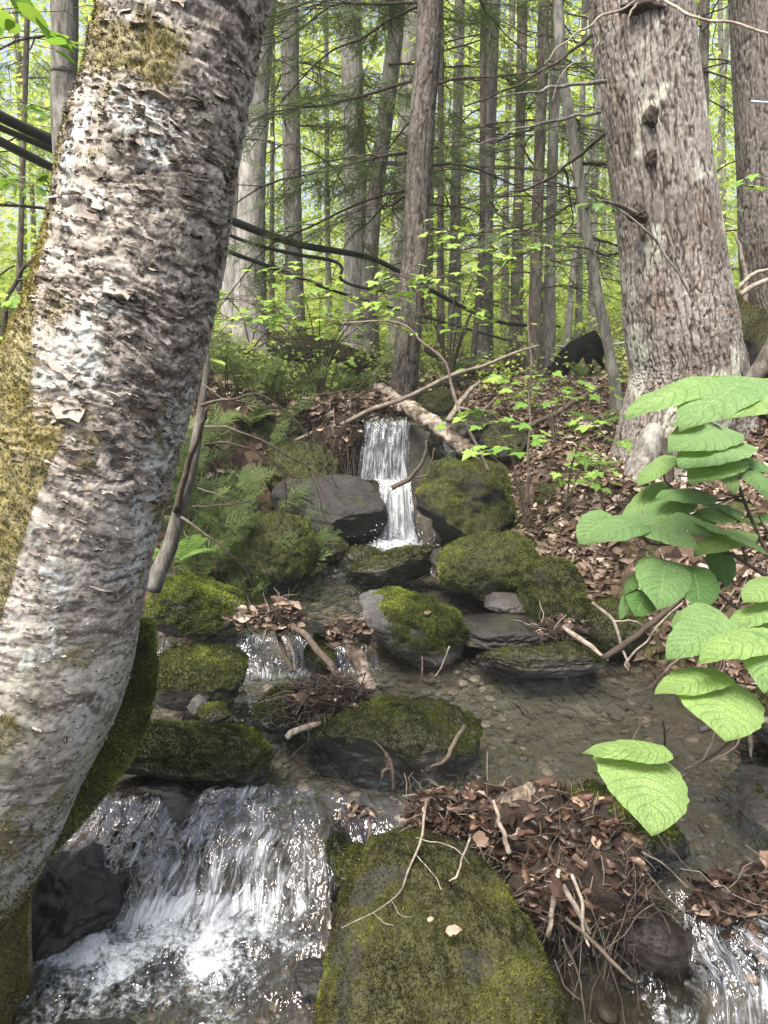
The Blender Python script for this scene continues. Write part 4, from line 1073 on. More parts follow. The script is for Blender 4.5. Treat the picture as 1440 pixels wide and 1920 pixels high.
WG = 'trees of the wood'
def forest_tree(label, path, Y, wpx, bark, zs=(), Lr=(0.8, 1.6), density=0.8, leafy=0, bare=0.2, group=WG, name='forest_tree', cat='tree', seg=18, top=9.0, az=None, dens2=9, mossy=0):
    """path: pixel points from base to the top of the view"""
    pts = [at(a, b, Y) for a, b in path]
    b0 = pts[0].copy(); g = float(H(b0[0], b0[1]))
    pts[0] = np.array((b0[0], b0[1], min(b0[2], g) - 0.12)) if b0[2] - g < 0.8 else np.array((b0[0], b0[1], g - 0.12))
    d = pts[-1] - pts[-2]; d = d / max(d[2], 0.1)
    z1 = max(top, pts[-1][2] + 2)
    pts.append(pts[-1] + d * (z1 - pts[-1][2]) * 0.5 + rng.normal(0, 0.05, 3) * (1, 1, 0))
    pts.append(pts[-1] + d * (z1 - pts[-1][2]) + rng.normal(0, 0.1, 3) * (1, 1, 0))
    r0 = wpx / 2 / FPX * depth(400, Y)
    zz = np.array([p[2] for p in pts])
    rad = r0 * np.clip(1.04 - 0.03 * (zz - 1.5), 0.15, 2); rad[-1] *= 0.4
    rad[0] *= 1.45
    n = 70
    Pt = spline(pts, n); rt = spline(np.array(rad)[:, None], n)[:, 0]
    rt = rt * (1 + 0.25 * np.exp(-np.maximum(Pt[:, 2] - Pt[0, 2] - 0.1, 0) / 0.12)) * (1 + 0.05 * pnoise(Pt[:, 2] * 3, wpx, 0))
    root = empty(name, tuple(Pt[0]), label, cat, group)
    V, F = tube(Pt, rt, seg)
    N = vnormals(V, F); V = V + N * (0.10 * r0 * fbm(V[:, 0] * 8, V[:, 1] * 8, V[:, 2] * 3, 3))[:, None]
    tr = mesh('trunk', V, F, bark, root)
    if mossy:
        w = (1 - sstep(Pt[0, 2] + 0.3, Pt[0, 2] + 1.0, V[:, 2]))
        moss_mb(V, F, w, mossy, 0.01, 0.03).build('moss', m_mossbrown, tr, False)
    if len(zs): hemlock_branches(root, Pt, rt, zs, Lr, density, 0.35, bare, az, dens2)
    if leafy:
        mb = MB(); mw = MB(); C = []
        for _ in range(leafy):
            i = int(rng.integers(n // 2, n)); a = rng.uniform(0, 6.28); L = rng.uniform(0.6, 2.2)
            bp = branch_pts(Pt[i], a, L, 0.45, 0.2, 8); V, F = tube(bp, np.linspace(0.018, 0.004, 8), 5, False); mw.add(V, F, 0.3)
            C += list(bp[3:])
        leaf_cloud(mb, np.array(C), 26, (0.28, 0.28, 0.16), 0.06, 0.11, 0.6)
        mw.build('branchwork', m_bark_dark, root); mb.build('foliage', m_woods, root, False)
    return root, Pt
U = lambda a, b, n: list(rng.uniform(a, b, n))
forest_tree('rough brown trunk standing close behind the birch, half hidden by its left side', [(126, 640), (126, 360), (122, 150), (122, 0)], 4.2, 47, m_bark_grey, U(2.0, 4.5, 5), (0.8, 1.5), 0.5, bare=0.5)
forest_tree('smooth grey beech-like trunk seen just right of the birch', [(468, 610), (470, 450), (478, 200), (492, 0)], 6.5, 52, m_bark_pale, U(3.0, 6, 5), (0.8, 1.6), 0.8)
forest_tree('pale grey trunk mostly hidden between the birch and the smooth beech-like trunk', [(432, 600), (434, 450), (440, 0)], 7.2, 34, m_bark_pale)
forest_tree('straight grey trunk with a low bend, right of the smooth beech-like one', [(553, 645), (552, 520), (547, 300), (543, 0)], 8.0, 34, m_bark_grey, U(2.6, 7, 9), (1.2, 2.2), 0.9)
forest_tree('stout pale trunk left of the leaning middle tree, in front of a mossy twin', [(668, 605), (667, 450), (663, 250), (655, 0)], 8.0, 42, m_bark_pale, U(3.0, 7, 8), (1.2, 2.2), 0.9)
forest_tree('curving trunk with a moss-wrapped foot beside the stout pale one', [(690, 645), (694, 500), (702, 380), (716, 270), (738, 90), (745, 0)], 7.6, 30, m_bark_grey, U(3.0, 7, 6), (1.0, 2.0), 0.9, mossy=2500)
forest_tree('pale trunk half hidden behind the leaning middle tree', [(745, 625), (748, 450), (765, 150), (775, 0)], 10.0, 30, m_bark_pale, U(3, 8, 6), (1.2, 2.2), 0.9)
forest_tree('slender straight dark trunk just right of the leaning middle tree', [(827, 645), (826, 400), (826, 0)], 7.5, 12, m_bark_brown, U(1.9, 5, 14), (0.6, 1.4), 0.6, bare=0.5)
forest_tree('grey trunk second to the right of the leaning middle tree', [(853, 620), (854, 400), (862, 0)], 9.0, 20, m_bark_grey, U(2, 7, 10), (0.8, 1.8), 0.8, bare=0.3)
forest_tree('straight brown-grey trunk midway between the leaning middle tree and the thick hemlock', [(908, 660), (912, 400), (925, 0)], 7.5, 26, m_bark_grey, U(1.9, 6, 18), (0.8, 1.8), 0.7, bare=0.45)
forest_tree('thin crooked trunk leaning over a dark root, left of the brown pair', [(882, 690), (890, 640), (898, 540), (905, 400), (905, 200)], 7.0, 11, m_bark_brown, U(2, 4, 4), (0.5, 1.0), 0.5)
forest_tree('dim narrow trunk behind the brown pair, on their left', [(968, 645), (972, 400), (980, 0)], 9.5, 20, m_bark_brown, U(2.2, 8, 14), (0.8, 1.6), 0.8, bare=0.4)
forest_tree('left trunk of the brown pair above the black dog', [(1002, 680), (1006, 450), (1018, 100), (1020, 0)], 6.7, 21, m_bark_brown, U(1.9, 5, 14), (0.6, 1.4), 0.6, bare=0.6)
forest_tree('right trunk of the brown pair, with pale flaking bark by the black dog', [(1030, 690), (1032, 450), (1042, 100), (1045, 0)], 6.9, 20, m_bark_grey, U(1.9, 5, 12), (0.6, 1.4), 0.6, bare=0.6)
forest_tree('thin curved trunk bowing left in front of the black dog', [(1168, 770), (1148, 690), (1122, 560), (1098, 420), (1072, 240), (1052, 130), (1046, 0)], 4.9, 19, m_bark_grey, U(2.0, 4, 12), (0.6, 1.3), 0.5, bare=0.8)
forest_tree('thin pale sapling slanting right beyond the black dog', [(1062, 640), (1075, 500), (1090, 400), (1105, 300)], 9.0, 11, m_bark_pale)
forest_tree('narrow upright trunk behind the slanting pale sapling', [(1086, 640), (1088, 400), (1096, 0)], 10.0, 11, m_bark_grey, U(2, 7, 8), (0.6, 1.5), 0.8, bare=0.3)
forest_tree('grey trunk close to the left side of the thick hemlock, far behind it', [(1112, 640), (1114, 400), (1125, 0)], 10.5, 15, m_bark_pale, U(2, 7, 8), (0.6, 1.5), 0.8, bare=0.3)
forest_tree('straight dark trunk seen between the thick hemlock and the right edge trunk', [(1316, 520), (1318, 300), (1322, 0)], 8.0, 18, m_bark_brown, U(2.2, 5, 16), (0.7, 1.5), 0.6, bare=0.6)
forest_tree('thin pale birch stem against the green, left of the right edge trunk', [(1358, 560), (1356, 300), (1350, 0)], 12.0, 10, m_bark_pale)
forest_tree('thin dark trunk between birch and beech-like trunk tops at upper left', [(508, 620), (510, 400), (512, 0)], 11.0, 9, m_bark_brown, U(3, 8, 10), (0.8, 1.8), 0.9)
forest_tree('slim trunk between the bent grey trunk and the stout pale one', [(618, 640), (614, 400), (610, 0)], 12.0, 10, m_bark_grey, U(3, 8, 10), (0.8, 1.8), 0.9)
forest_tree('thin dark trunk at far left, left of the rough brown trunk', [(30, 640), (40, 400), (52, 0)], 8.0, 10, m_bark_brown, U(1.8, 5, 12), (0.8, 1.8), 1.0, bare=0.1)

# slender far trunks that nothing tells apart
for k in range(34):
    Y = rng.uniform(11, 24); px = rng.uniform(-150, 1600)
    if rng.uniform() < 0.25: px = rng.uniform(820, 1160)
    w = rng.uniform(7, 15) * 11 / Y + 2
    forest_tree('slender trunk far back among the bright green leaves', [(px, 630), (px + rng.normal(0, 5), 350), (px + (px - 720) * 0.04 + rng.normal(0, 10), 0)], Y, w,
                [m_bark_grey, m_bark_pale, m_bark_brown][int(rng.integers(0, 3))], group='slender far trunks', seg=8, top=9.5, leafy=5 if k % 3 == 0 else 0)

# drooping hemlock boughs across the upper middle, carried by the middle tree and by their own trunks
mP = spline(mctr, 200)
hemlock_branches(mtree, mP, None, U(2.3, 4.2, 14), (0.9, 2.0), 0.9, 0.45, 0.25, az=-1.2)
hemlock_branches(mtree, mP, None, U(2.0, 4.0, 9), (0.8, 1.7), 0.6, 0.3, 0.5, az=1.3)

# ------------------------------------------------------------------ the sunlit wood beyond: one leafy mass
n = 9000
Yc = 9.0 + 24 * rng.uniform(size=n) ** 0.9
Xc = rng.uniform(-0.85, 0.85, n) * (Yc + 3)
hh = rng.uniform(0, 1, n) ** 1.35 * 11.0
Zc = H(Xc, Yc) + 0.2 + hh
dn = fbm(Xc * 0.22, Yc * 0.22, Zc * 0.3, 3)
keep = dn > -0.35 + 0.5 * sstep(3.5, 10, hh)
C = np.stack([Xc, Yc, Zc], -1)[keep]

mb = MB()
leaf_cloud(mb, C, 50, (0.5, 0.5, 0.16), 0.07, 0.15, 0.6, 0.2)
o = mb.build('woods_leaves', m_woods, None, False); o['kind'] = 'stuff'
# low green growth on the forest floor behind the falls
n = 5200
Y = 5.0 + 14 * rng.uniform(size=n) ** 1.5; X = rng.uniform(-0.75, 0.75, n) * (Y + 0.5)
X = np.where((X < 0.2) & (Y < 5.6), X - 0.3, X)
k = fbm(X * 0.8, Y * 0.8, 3.0, 3) > -0.12 + 0.35 * (1 - sstep(5.5, 7.5, Y))
pxg = 720 + X / Y * FPX
k &= ~((pxg > 1025) & (pxg < 1150) & (Y < 8.5))
X, Y = X[k], Y[k]
C = np.stack([X, Y, H(X, Y) + rng.uniform(0.03, 0.28, len(X))], -1)
mb = MB(); leaf_cloud(mb, C, 12, (0.11, 0.11, 0.05), 0.025, 0.06, 0.5, 0.2)
o = mb.build('undergrowth', m_woods, None, False); o['kind'] = 'stuff'

# ------------------------------------------------------------------ leaf litter and twigs on the ground
def litter_leaf_old(nu=6, nv=3):
    u = np.linspace(0, 1, nu); v = np.linspace(-1, 1, nv)
    w = 0.34 * np.sin(math.pi * np.clip(u, 0.02, 0.98)) ** 0.75
    X = np.repeat(u, nv) - 0.5; Yy = (w[:, None] * v[None]).ravel()
    Z = (0.16 * (2 * np.abs(v)[None] ** 1.3 * w[:, None]) + 0.18 * ((u - 0.5) ** 2)[:, None] * 2).ravel() * 1.2
    return np.stack([X, Yy, Z], -1), grid_faces(nu, nv)
def litter_leaf(seed, nu=9, nv=5):
    r = np.random.default_rng(seed)
    u = np.linspace(0, 1, nu); v = np.linspace(-1, 1, nv)
    Uu, Vv = np.meshgrid(u, v, indexing='ij')
    w = r.uniform(0.22, 0.38) * np.sin(math.pi * Uu ** r.uniform(0.7, 1.1)) ** 0.85 * (1 - 0.35 * Uu) * (1 + 0.12 * r.normal(size=(nu, 1)))
    a1, a2 = r.uniform(-1.6, 1.6), r.uniform(-2.2, 2.2)         # curl along and across
    x = Uu - 0.5; y = w * Vv
    z = 0.35 * np.abs(y) * r.uniform(-1, 1) + 0.05 * pnoise(Uu * 5 + seed, Vv * 2.0, seed * 1.7) + 0.02 * r.normal(size=(nu, nv))
    ang = a1 * x; z = z + x * np.sin(ang) * 0.5; x = x * np.cos(ang * 0.7)
    ang = a2 * y * 1.4; z = z + y * np.sin(ang); y = y * np.cos(ang)
    return np.stack([x, y, z], -1).reshape(-1, 3), grid_faces(nu, nv)
LITTER = [litter_leaf(i + 20) for i in range(9)]
lv, lf = LITTER[2]
def scatter_leaves(T, N, s0, s1, mb, tiltv=0.35, bias=0.55):
    n = len(T)
    a = rng.uniform(0, 6.28, n)
    Z = unit(N + tiltv * rng.normal(size=(n, 3)))
    X = np.stack([np.cos(a), np.sin(a), 0.3 * rng.normal(size=n)], -1)
    R = basis(X, Z)
    rnd = np.clip(rng.normal(bias, 0.26, n), 0, 1); S = rng.uniform(s0, s1, n)
    for q, (a_, b_) in enumerate(LITTER):
        s_ = slice(q, None, len(LITTER))
        if len(T[s_]): soup(a_, b_, R[s_], S[s_], T[s_], rnd[s_], mb)
mb = MB()
def try_ground(n, xr, yr, dens, ypow=1.0):
    x = rng.uniform(*xr, n); y = yr[0] + (yr[1] - yr[0]) * rng.uniform(size=n) ** ypow
    ok = (wetmask(x, y) < 0.15) & (rng.uniform(size=n) < dens(x, y))
    return x[ok], y[ok]
x, y = try_ground(26000, (0.45, 2.8), (1.6, 6.5), lambda x, y: 0.25 + sstep(-0.5, 0.0, fbm(x * 2.2, y * 2.2, 5, 3)))
scatter_leaves(np.stack([x, y, H(x, y) + rng.uniform(0.0, 0.022, len(x))], -1), hnormal(x, y), 0.03, 0.085, mb, bias=0.55)
x, y = try_ground(13000, (-3.2, 0.8), (3.6, 8.5), lambda x, y: sstep(-0.4, 0.2, fbm(x * 1.6, y * 1.6, 8, 3)))
scatter_leaves(np.stack([x, y, H(x, y) + rng.uniform(0.0, 0.02, len(x))], -1), hnormal(x, y), 0.035, 0.08, mb)
x, y = try_ground(5000, (-2.0, 5), (6, 12), lambda x, y: sstep(-0.3, 0.3, fbm(x * 1.0, y * 1.0, 9, 3)))
scatter_leaves(np.stack([x, y, H(x, y) + rng.uniform(0.0, 0.02, len(x))], -1), hnormal(x, y), 0.05, 0.10, mb)
x, y = try_ground(700, (-1.6, -0.7), (1.8, 3.8), lambda x, y: 0.7 + 0 * x)
scatter_leaves(np.stack([x, y, H(x, y) + rng.uniform(0.0, 0.02, len(x))], -1), hnormal(x, y), 0.03, 0.07, mb)
o = mb.build('leaf_litter', m_litter); o['kind'] = 'stuff'
mb = MB()
for k in range(900):
    y = 1.9 + 6.5 * rng.uniform() ** 1.2; x = rng.uniform(-0.4, 0.5) * y * 1.1 + (0.5 if y < 4 else 0)
    if wetmask(np.array(x), np.array(y)) > 0.2: continue
    a = rng.uniform(0, 6.28); l = rng.uniform(0.08, 0.5); d = np.array((math.cos(a), math.sin(a)))
    t = np.linspace(-0.5, 0.5, 6)[:, None] * l
    q = np.array((x, y)) + d * t
    z = H(q[:, 0], q[:, 1]); z = np.linspace(z[0], z[-1], 6) * 0.6 + z * 0.4 + 0.012
    V, F = tube(np.column_stack([q, z + 0.01 * rng.normal(size=6)]) + 0.012 * rng.normal(size=(6, 3)), rng.uniform(0.001, 0.005), 4)
    mb.add(V, F, rng.uniform(0.15, 1))
o = mb.build('twig_litter', m_twig); o['kind'] = 'stuff'
# moss carpet on the banks
sel = (gV[:, 1] > 1.4) & (gV[:, 1] < 6.0) & (np.abs(gV[:, 0]) < 2.4)
mw = np.where(sel, sstep(0.0, 0.35, fbm(gV[:, 0] * 2.4, gV[:, 1] * 2.4, 11.0, 3)) * (1 - wetmask(gV[:, 0], gV[:, 1])), 0)
mo = moss_mb(gV, grid_faces(len(ys), len(xs)), mw, 70000, 0.008, 0.022, 0.13, bias=0.0).build('moss_carpet', m_moss, None, False); mo['kind'] = 'stuff'

# ------------------------------------------------------------------ leafy plants
def heart_leaf(nu=26, nv=17, seed=0):
    u = np.linspace(0, 1, nu); v = np.linspace(-1, 1, nv)
    U, W = np.meshgrid(u, v, indexing='ij')
    w = 0.47 * (np.clip(np.sin(math.pi * U ** 0.62), 0, 1) ** 0.62) * (1 - 0.30 * sstep(0.72, 1.0, U))
    w = w * (1 - np.clip(U - 0.93, 0, 1) * 6)
    w = np.clip(w, 0.0, 1)
    ser = 1 + 0.07 * (np.abs(((U * 19) % 1.0) - 0.5) * 2 - 0.5) * sstep(0.6, 1, np.abs(W))
    along = U - 0.20 * np.abs(W) ** 1.2 * (1 - U) ** 1.6 * 1.0
    yy = w * W * ser
    ph = (U - 0.28 * np.abs(W)) * 9.0
    pleat = np.abs((ph % 1.0) - 0.5) * 2
    zz = 0.02 * pleat * np.sin(np.abs(W) * math.pi * 0.9) + 0.10 * np.abs(yy) - 0.16 * U ** 2 - 0.18 * np.abs(yy) ** 2 * 1.6
    V = np.stack([along, yy, zz], -1).reshape(-1, 3)
    uv = np.stack([U, W], -1).reshape(-1, 2)
    return V, grid_faces(nu, nv), uv
hlV, hlF, hlU = heart_leaf()
def broad_leaf(mb, b, t, Yb, Yt, wide=1.0, face=0.3, rnd=0.6, roll=0.0):
    """b, t: photo pixels of leaf base and tip at depths Yb, Yt; face: lean of the blade's face towards the viewer"""
    B = at(b[0], b[1], Yb); Tt = at(t[0], t[1], Yt)
    Tt = Tt + rng.normal(0, 0.006, 3); wide = wide * rng.uniform(0.85, 1.12); roll = roll + rng.normal(0, 0.10 if face > 0.55 else 0.22)
    d = Tt - B; L = np.linalg.norm(d)
    Zh = np.array((0.0, -(face * (0.55 if face < 0.55 else 1.0)), 1.0)) + roll * np.array((1.0, 0, 0))
    R = basis(d[None], Zh[None])[0]
    V = hlV * np.array((1, wide * (0.86 if face > 0.55 else 0.7), rng.uniform(0.5, 1.4))) * L
    V[:, 2] += 0.03 * L * pnoise(hlV[:, 0] * 3 + rng.uniform(0, 90), hlV[:, 1] * 3, 0.0)
    V = V @ R.T + B
    mb.add(V, hlF, np.clip(rnd + 0.12 * rng.normal(), 0, 1), hlU)
    return B
LB = 'broad leaved shrubs on the right bank'
def leaf_spray(label, leaves, stems, root_px):
    p = at(*root_px)
    root = empty('broadleaf_shrub', tuple(p), label, 'shrub', LB)
    mb = MB()
    for a in leaves: broad_leaf(mb, *a)
    mb.build('leaves', m_heart, root)
    for s_ in stems:
        ms = MB(); V, F = px_tube(s_, 20, 6, 0.015); ms.add(V, F, rng.uniform(0.1, 0.4)); ms.build('stem', m_twig, root)
    return root
leaf_spray('top spray of wide pale green leaves spread in front of the thick hemlock foot', [
    ((1335, 716), (1180, 752), 1.46, 1.36, 0.85, 0.12, 0.62), ((1392, 718), (1276, 768), 1.42, 1.30, 0.9, 0.22, 0.6), ((1330, 712), (1235, 728), 1.52, 1.50, 0.8, 0.1, 0.7),
    ((1470, 722), (1362, 766), 1.40, 1.28, 0.95, 0.2, 0.62), ((1380, 716), (1460, 740), 1.46, 1.36, 0.9, 0.15, 0.66), ((1345, 708), (1420, 716), 1.52, 1.55, 0.9, 0.0, 0.75)],
    [[(1520, 900, 1.6, 9), (1450, 800, 1.52, 8), (1380, 722, 1.46, 6), (1330, 714, 1.46, 4)], [(1420, 762, 1.5, 5), (1470, 722, 1.42, 4)]], (1520, 900, 1.6))
leaf_spray('middle spray of many overlapping leaves right of the hollow hemlock root', [
    ((1302, 790), (1256, 786), 1.78, 1.72, 0.95, 0.3, 0.4), ((1352, 806), (1254, 826), 1.78, 1.66, 0.95, 0.3, 0.5), ((1372, 832), (1278, 862), 1.74, 1.62, 0.95, 0.4, 0.45),
    ((1352, 808), (1415, 842), 1.78, 1.72, 0.9, 0.25, 0.62), ((1346, 846), (1418, 866), 1.74, 1.68, 0.95, 0.35, 0.5), ((1352, 870), (1392, 918), 1.70, 1.60, 1.0, 0.5, 0.55),
    ((1366, 864), (1296, 890), 1.72, 1.62, 0.9, 0.3, 0.55), ((1252, 862), (1196, 898), 1.80, 1.70, 0.75, 0.1, 0.75), ((1252, 864), (1302, 888), 1.80, 1.74, 0.8, 0.1, 0.7),
    ((1402, 880), (1460, 930), 1.70, 1.58, 1.0, 0.4, 0.5), ((1385, 858), (1460, 876), 1.74, 1.68, 0.9, 0.3, 0.45), ((1318, 928), (1232, 918), 1.72, 1.66, 0.9, 0.5, 0.42),
    ((1272, 938), (1213, 968), 1.74, 1.64, 1.0, 0.45, 0.45), ((1238, 914), (1168, 960), 1.80, 1.70, 0.45, 0.1, 0.6), ((1366, 958), (1293, 976), 1.72, 1.64, 0.9, 0.35, 0.5),
    ((1362, 958), (1418, 990), 1.72, 1.64, 0.95, 0.4, 0.45), ((1330, 948), (1372, 938), 1.76, 1.80, 0.9, 0.3, 0.35)],
    [[(1470, 1090, 1.75, 8), (1420, 1000, 1.76, 7), (1380, 900, 1.78, 6), (1352, 806, 1.78, 4), (1300, 788, 1.78, 3)], [(1390, 930, 1.78, 5), (1320, 940, 1.74, 4), (1250, 905, 1.78, 3), (1252, 864, 1.8, 3)]], (1470, 1090, 1.75))
leaf_spray('long horizontal spray of leaves above the fern and dead leaves', [
    ((1136, 972), (1082, 1003), 1.62, 1.54, 1.15, 0.5, 0.42), ((1208, 974), (1112, 1010), 1.60, 1.48, 0.8, 0.3, 0.55), ((1204, 980), (1312, 1016), 1.58, 1.46, 0.85, 0.35, 0.58),
    ((1272, 972), (1338, 1000), 1.60, 1.54, 0.85, 0.3, 0.52), ((1390, 1002), (1306, 1022), 1.58, 1.50, 0.85, 0.2, 0.95), ((1326, 985), (1445, 1018), 1.58, 1.44, 0.8, 0.3, 0.6),
    ((1200, 972), (1150, 968), 1.62, 1.66, 0.9, 0.2, 0.5), ((1430, 975), (1470, 950), 1.62, 1.66, 0.9, 0.3, 0.5), ((1350, 978), (1300, 955), 1.64, 1.7, 0.9, 0.35, 0.4)],
    [[(1480, 1098, 1.66, 10), (1430, 1075, 1.65, 9), (1360, 1035, 1.62, 8), (1290, 1018, 1.60, 6), (1215, 1016, 1.6, 5), (1200, 978, 1.6, 3)], [(1360, 1035, 1.62, 5), (1330, 990, 1.6, 4)], [(1400, 1055, 1.64, 5), (1385, 1002, 1.58, 4)],
     [(1480, 1060, 1.62, 5), (1440, 1000, 1.6, 4), (1420, 960, 1.6, 3)]], (1480, 1098, 1.66))
leaf_spray('lower spray with two round heart-shaped leaves beside each other over the bank edge', [
    ((1246, 1060), (1240, 1112), 1.52, 1.40, 1.15, 0.8, 0.28), ((1300, 1070), (1320, 1124), 1.52, 1.40, 1.05, 0.8, 0.3), ((1208, 1116), (1199, 1162), 1.50, 1.42, 1.05, 0.9, 0.2),
    ((1200, 1078), (1168, 1102), 1.56, 1.50, 0.6, 0.3, 0.35), ((1348, 1040), (1374, 1082), 1.62, 1.56, 1.0, 0.8, 0.1), ((1186, 1112), (1162, 1158), 1.54, 1.48, 0.6, 0.4, 0.15), ((1275, 1072), (1355, 1085), 1.56, 1.6, 0.8, 0.3, 0.25)],
    [[(1490, 1200, 1.58, 7), (1400, 1150, 1.56, 6), (1330, 1100, 1.55, 5), (1275, 1065, 1.54, 4), (1246, 1058, 1.52, 3)], [(1275, 1065, 1.54, 3), (1230, 1080, 1.53, 3), (1208, 1114, 1.5, 2)]], (1490, 1200, 1.58))
leaf_spray('nearest right-hand spray of large yellow-green leaves cut by the view edge', [
    ((1338, 1150), (1288, 1180), 1.32, 1.25, 1.1, 0.5, 0.55), ((1345, 1168), (1247, 1213), 1.28, 1.18, 0.85, 0.35, 0.66), ((1440, 1192), (1314, 1210), 1.24, 1.14, 0.82, 0.3, 0.95),
    ((1432, 1202), (1448, 1278), 1.22, 1.12, 1.0, 0.7, 0.9), ((1330, 1208), (1366, 1232), 1.30, 1.26, 0.9, 0.5, 0.3), ((1450, 1138), (1377, 1163), 1.34, 1.26, 0.8, 0.3, 0.7),
    ((1450, 1092), (1392, 1122), 1.36, 1.30, 0.9, 0.35, 0.62), ((1450, 1156), (1400, 1184), 1.32, 1.26, 0.9, 0.4, 0.75), ((1300, 1146), (1260, 1170), 1.36, 1.3, 0.8, 0.3, 0.5)],
    [[(1540, 1260, 1.3, 9), (1470, 1200, 1.28, 7), (1400, 1168, 1.3, 5), (1340, 1155, 1.31, 4)], [(1520, 1180, 1.34, 6), (1450, 1140, 1.34, 4)]], (1540, 1260, 1.3))
leaf_spray('two lime green leaves over the pool, a big heart-shaped one and its narrow neighbour', [
    ((1342, 1266), (1228, 1291), 1.22, 1.14, 0.75, 0.3, 0.9), ((1338, 1280), (1352, 1370), 1.22, 1.08, 1.15, 0.8, 0.95)],
    [[(1500, 1300, 1.3, 5), (1420, 1285, 1.26, 4), (1340, 1272, 1.22, 4)]], (1500, 1300, 1.3))
leaf_spray('lowest lime green leaf pair hanging over the stream, above the debris heap', [
    ((1234, 1410), (1106, 1403), 1.14, 1.10, 0.55, 0.35, 0.95), ((1194, 1422), (1234, 1537), 1.16, 0.99, 1.15, 0.75, 1.0)],
    [[(1520, 1240, 1.3, 6), (1440, 1330, 1.26, 6), (1370, 1390, 1.22, 5), (1290, 1448, 1.18, 4), (1250, 1478, 1.16, 3)], [(1290, 1446, 1.18, 3), (1235, 1420, 1.15, 3), (1192, 1420, 1.16, 3)]], (1520, 1240, 1.3))

# maple seedlings: thin stems with flat palmate leaves
def maple_leaf():
    ang = np.radians([-90, -62, -38, -20, 0, 22, 40, 60, 90, 120, 140, 158, 180, 200, 218, 242]) + math.pi / 2
    rad = np.array([0.10, 0.42, 0.34, 0.62, 0.40, 0.72, 0.45, 0.55, 0.95, 0.55, 0.45, 0.72, 0.40, 0.62, 0.34, 0.42])
    a = np.radians([-90, -55, -35, -12, 8, 26, 44, 66, 90, 114, 136, 154, 172, 192, 215, 235])
    pts = np.stack([rad * np.sin(a) * 0.62 + 0.1, rad * np.cos(a) * 0.75, -0.25 * (rad - 0.35) ** 2 - 0.03 * np.cos(5 * a)], -1)
    V = np.vstack([[(0.08, 0, 0.03)], pts])
    n = len(pts); i = np.arange(n)
    return V, np.stack([np.zeros(n, int), 1 + i, 1 + (i + 1) % n], 1)
mlV, mlF = maple_leaf()
def oval_leaf():
    u = np.array([0, 0.2, 0.5, 0.8, 1.0]); w = np.array([0.0, 0.26, 0.33, 0.2, 0.0])
    V = []
    for a, b in zip(u, w): V += [(a, -b, 0.06 * b - 0.12 * a * a), (a, 0, -0.12 * a * a), (a, b, 0.06 * b - 0.12 * a * a)]
    return np.array(V), grid_faces(5, 3)
ovV, ovF = oval_leaf()
MG = 'leafy seedlings along the stream'
def seedling(label, root, pads, Y, nl, s0, s1, kind='maple', sx=40, sy=8, bias=0.55, mat=None, name='maple_seedling', cat='seedling', stempx=3):
    """root: pixel of the stem foot; pads: pixel centres of leaf tiers (px, py, Y)"""
    rp = at(root[0], root[1], root[2] if len(root) > 2 else Y)
    e = empty(name, tuple(rp), label, cat, MG)
    mb, ms = MB(), MB()
    V0, F0 = (mlV, mlF) if kind == 'maple' else (ovV, ovF)
    pv = root if len(root) > 2 else (*root, Y)
    for (px, py, py_Y) in pads:
        a = at(px, py, py_Y); m = 0.5 * (rp + a); m[2] += 0.06; m[:2] = rp[:2] * 0.65 + a[:2] * 0.35
        V, F = tube(spline([rp, m, a], 14), np.linspace(stempx, 1.2, 14) / 2 / FPX * py_Y, 5, False); ms.add(V, F, 0.35)
        t = depth(py, py_Y)
        T = a + np.stack([rng.normal(0, sx, nl), rng.normal(0, sx, nl), rng.normal(0, sy, nl)], -1) / FPX * t * np.array((1, 1, 1))
        for q in T:
            V, F = tube(np.array([a, 0.5 * (a + q) + (0, 0, 0.01), q]), 0.5 / FPX * py_Y * 1.2, 3, False); ms.add(V, F, 0.35)
        d = T - a; X = np.stack([d[:, 0] + rng.normal(0, 0.03, nl), d[:, 1] + rng.normal(0, 0.03, nl), -0.25 * np.linalg.norm(d, axis=1) + rng.normal(0, 0.02, nl)], -1)
        Z = np.tile((0, -0.1, 1.0), (nl, 1)) + 0.2 * rng.normal(size=(nl, 3))
        soup(V0, F0, basis(X, Z), rng.uniform(s0, s1, nl), T, np.clip(rng.normal(bias, 0.22, nl), 0, 1), mb)
    ms.build('stem', m_twig, e); mb.build('foliage', mat or m_maple, e, False)
    return e
seedling('maple seedling with star-shaped leaves just right of the fallen birch log', (985, 985), [(925, 795, 3.6), (960, 835, 3.5), (915, 850, 3.5), (1010, 820, 3.7), (900, 768, 3.7)], 3.5, 7, 0.07, 0.11, sx=34, sy=9)
seedling('sparse maple seedling with one star-shaped leaf by the hemlock root', (1060, 960), [(1105, 790, 3.1), (1160, 824, 3.1), (1080, 850, 3.2)], 3.3, 4, 0.07, 0.10, sx=26, sy=7)
seedling('flat-topped maple seedling under the black dog', (1040, 830), [(1010, 712, 4.3), (1050, 738, 4.2), (1000, 748, 4.3), (1085, 735, 4.3), (960, 700, 4.4)], 4.2, 8, 0.07, 0.11, sx=42, sy=8)
seedling('tall green sapling left of the leaning middle tree, leaves in airy tiers', (600, 740, 4.9), [(520, 580, 4.7), (600, 560, 4.6), (680, 570, 4.6), (560, 520, 4.7), (470, 570, 4.6), (640, 610, 4.7), (720, 550, 4.7), (690, 600, 4.6), (440, 600, 4.5)], 4.8, 18, 0.06, 0.10, sx=52, sy=14, bias=0.7, stempx=4)
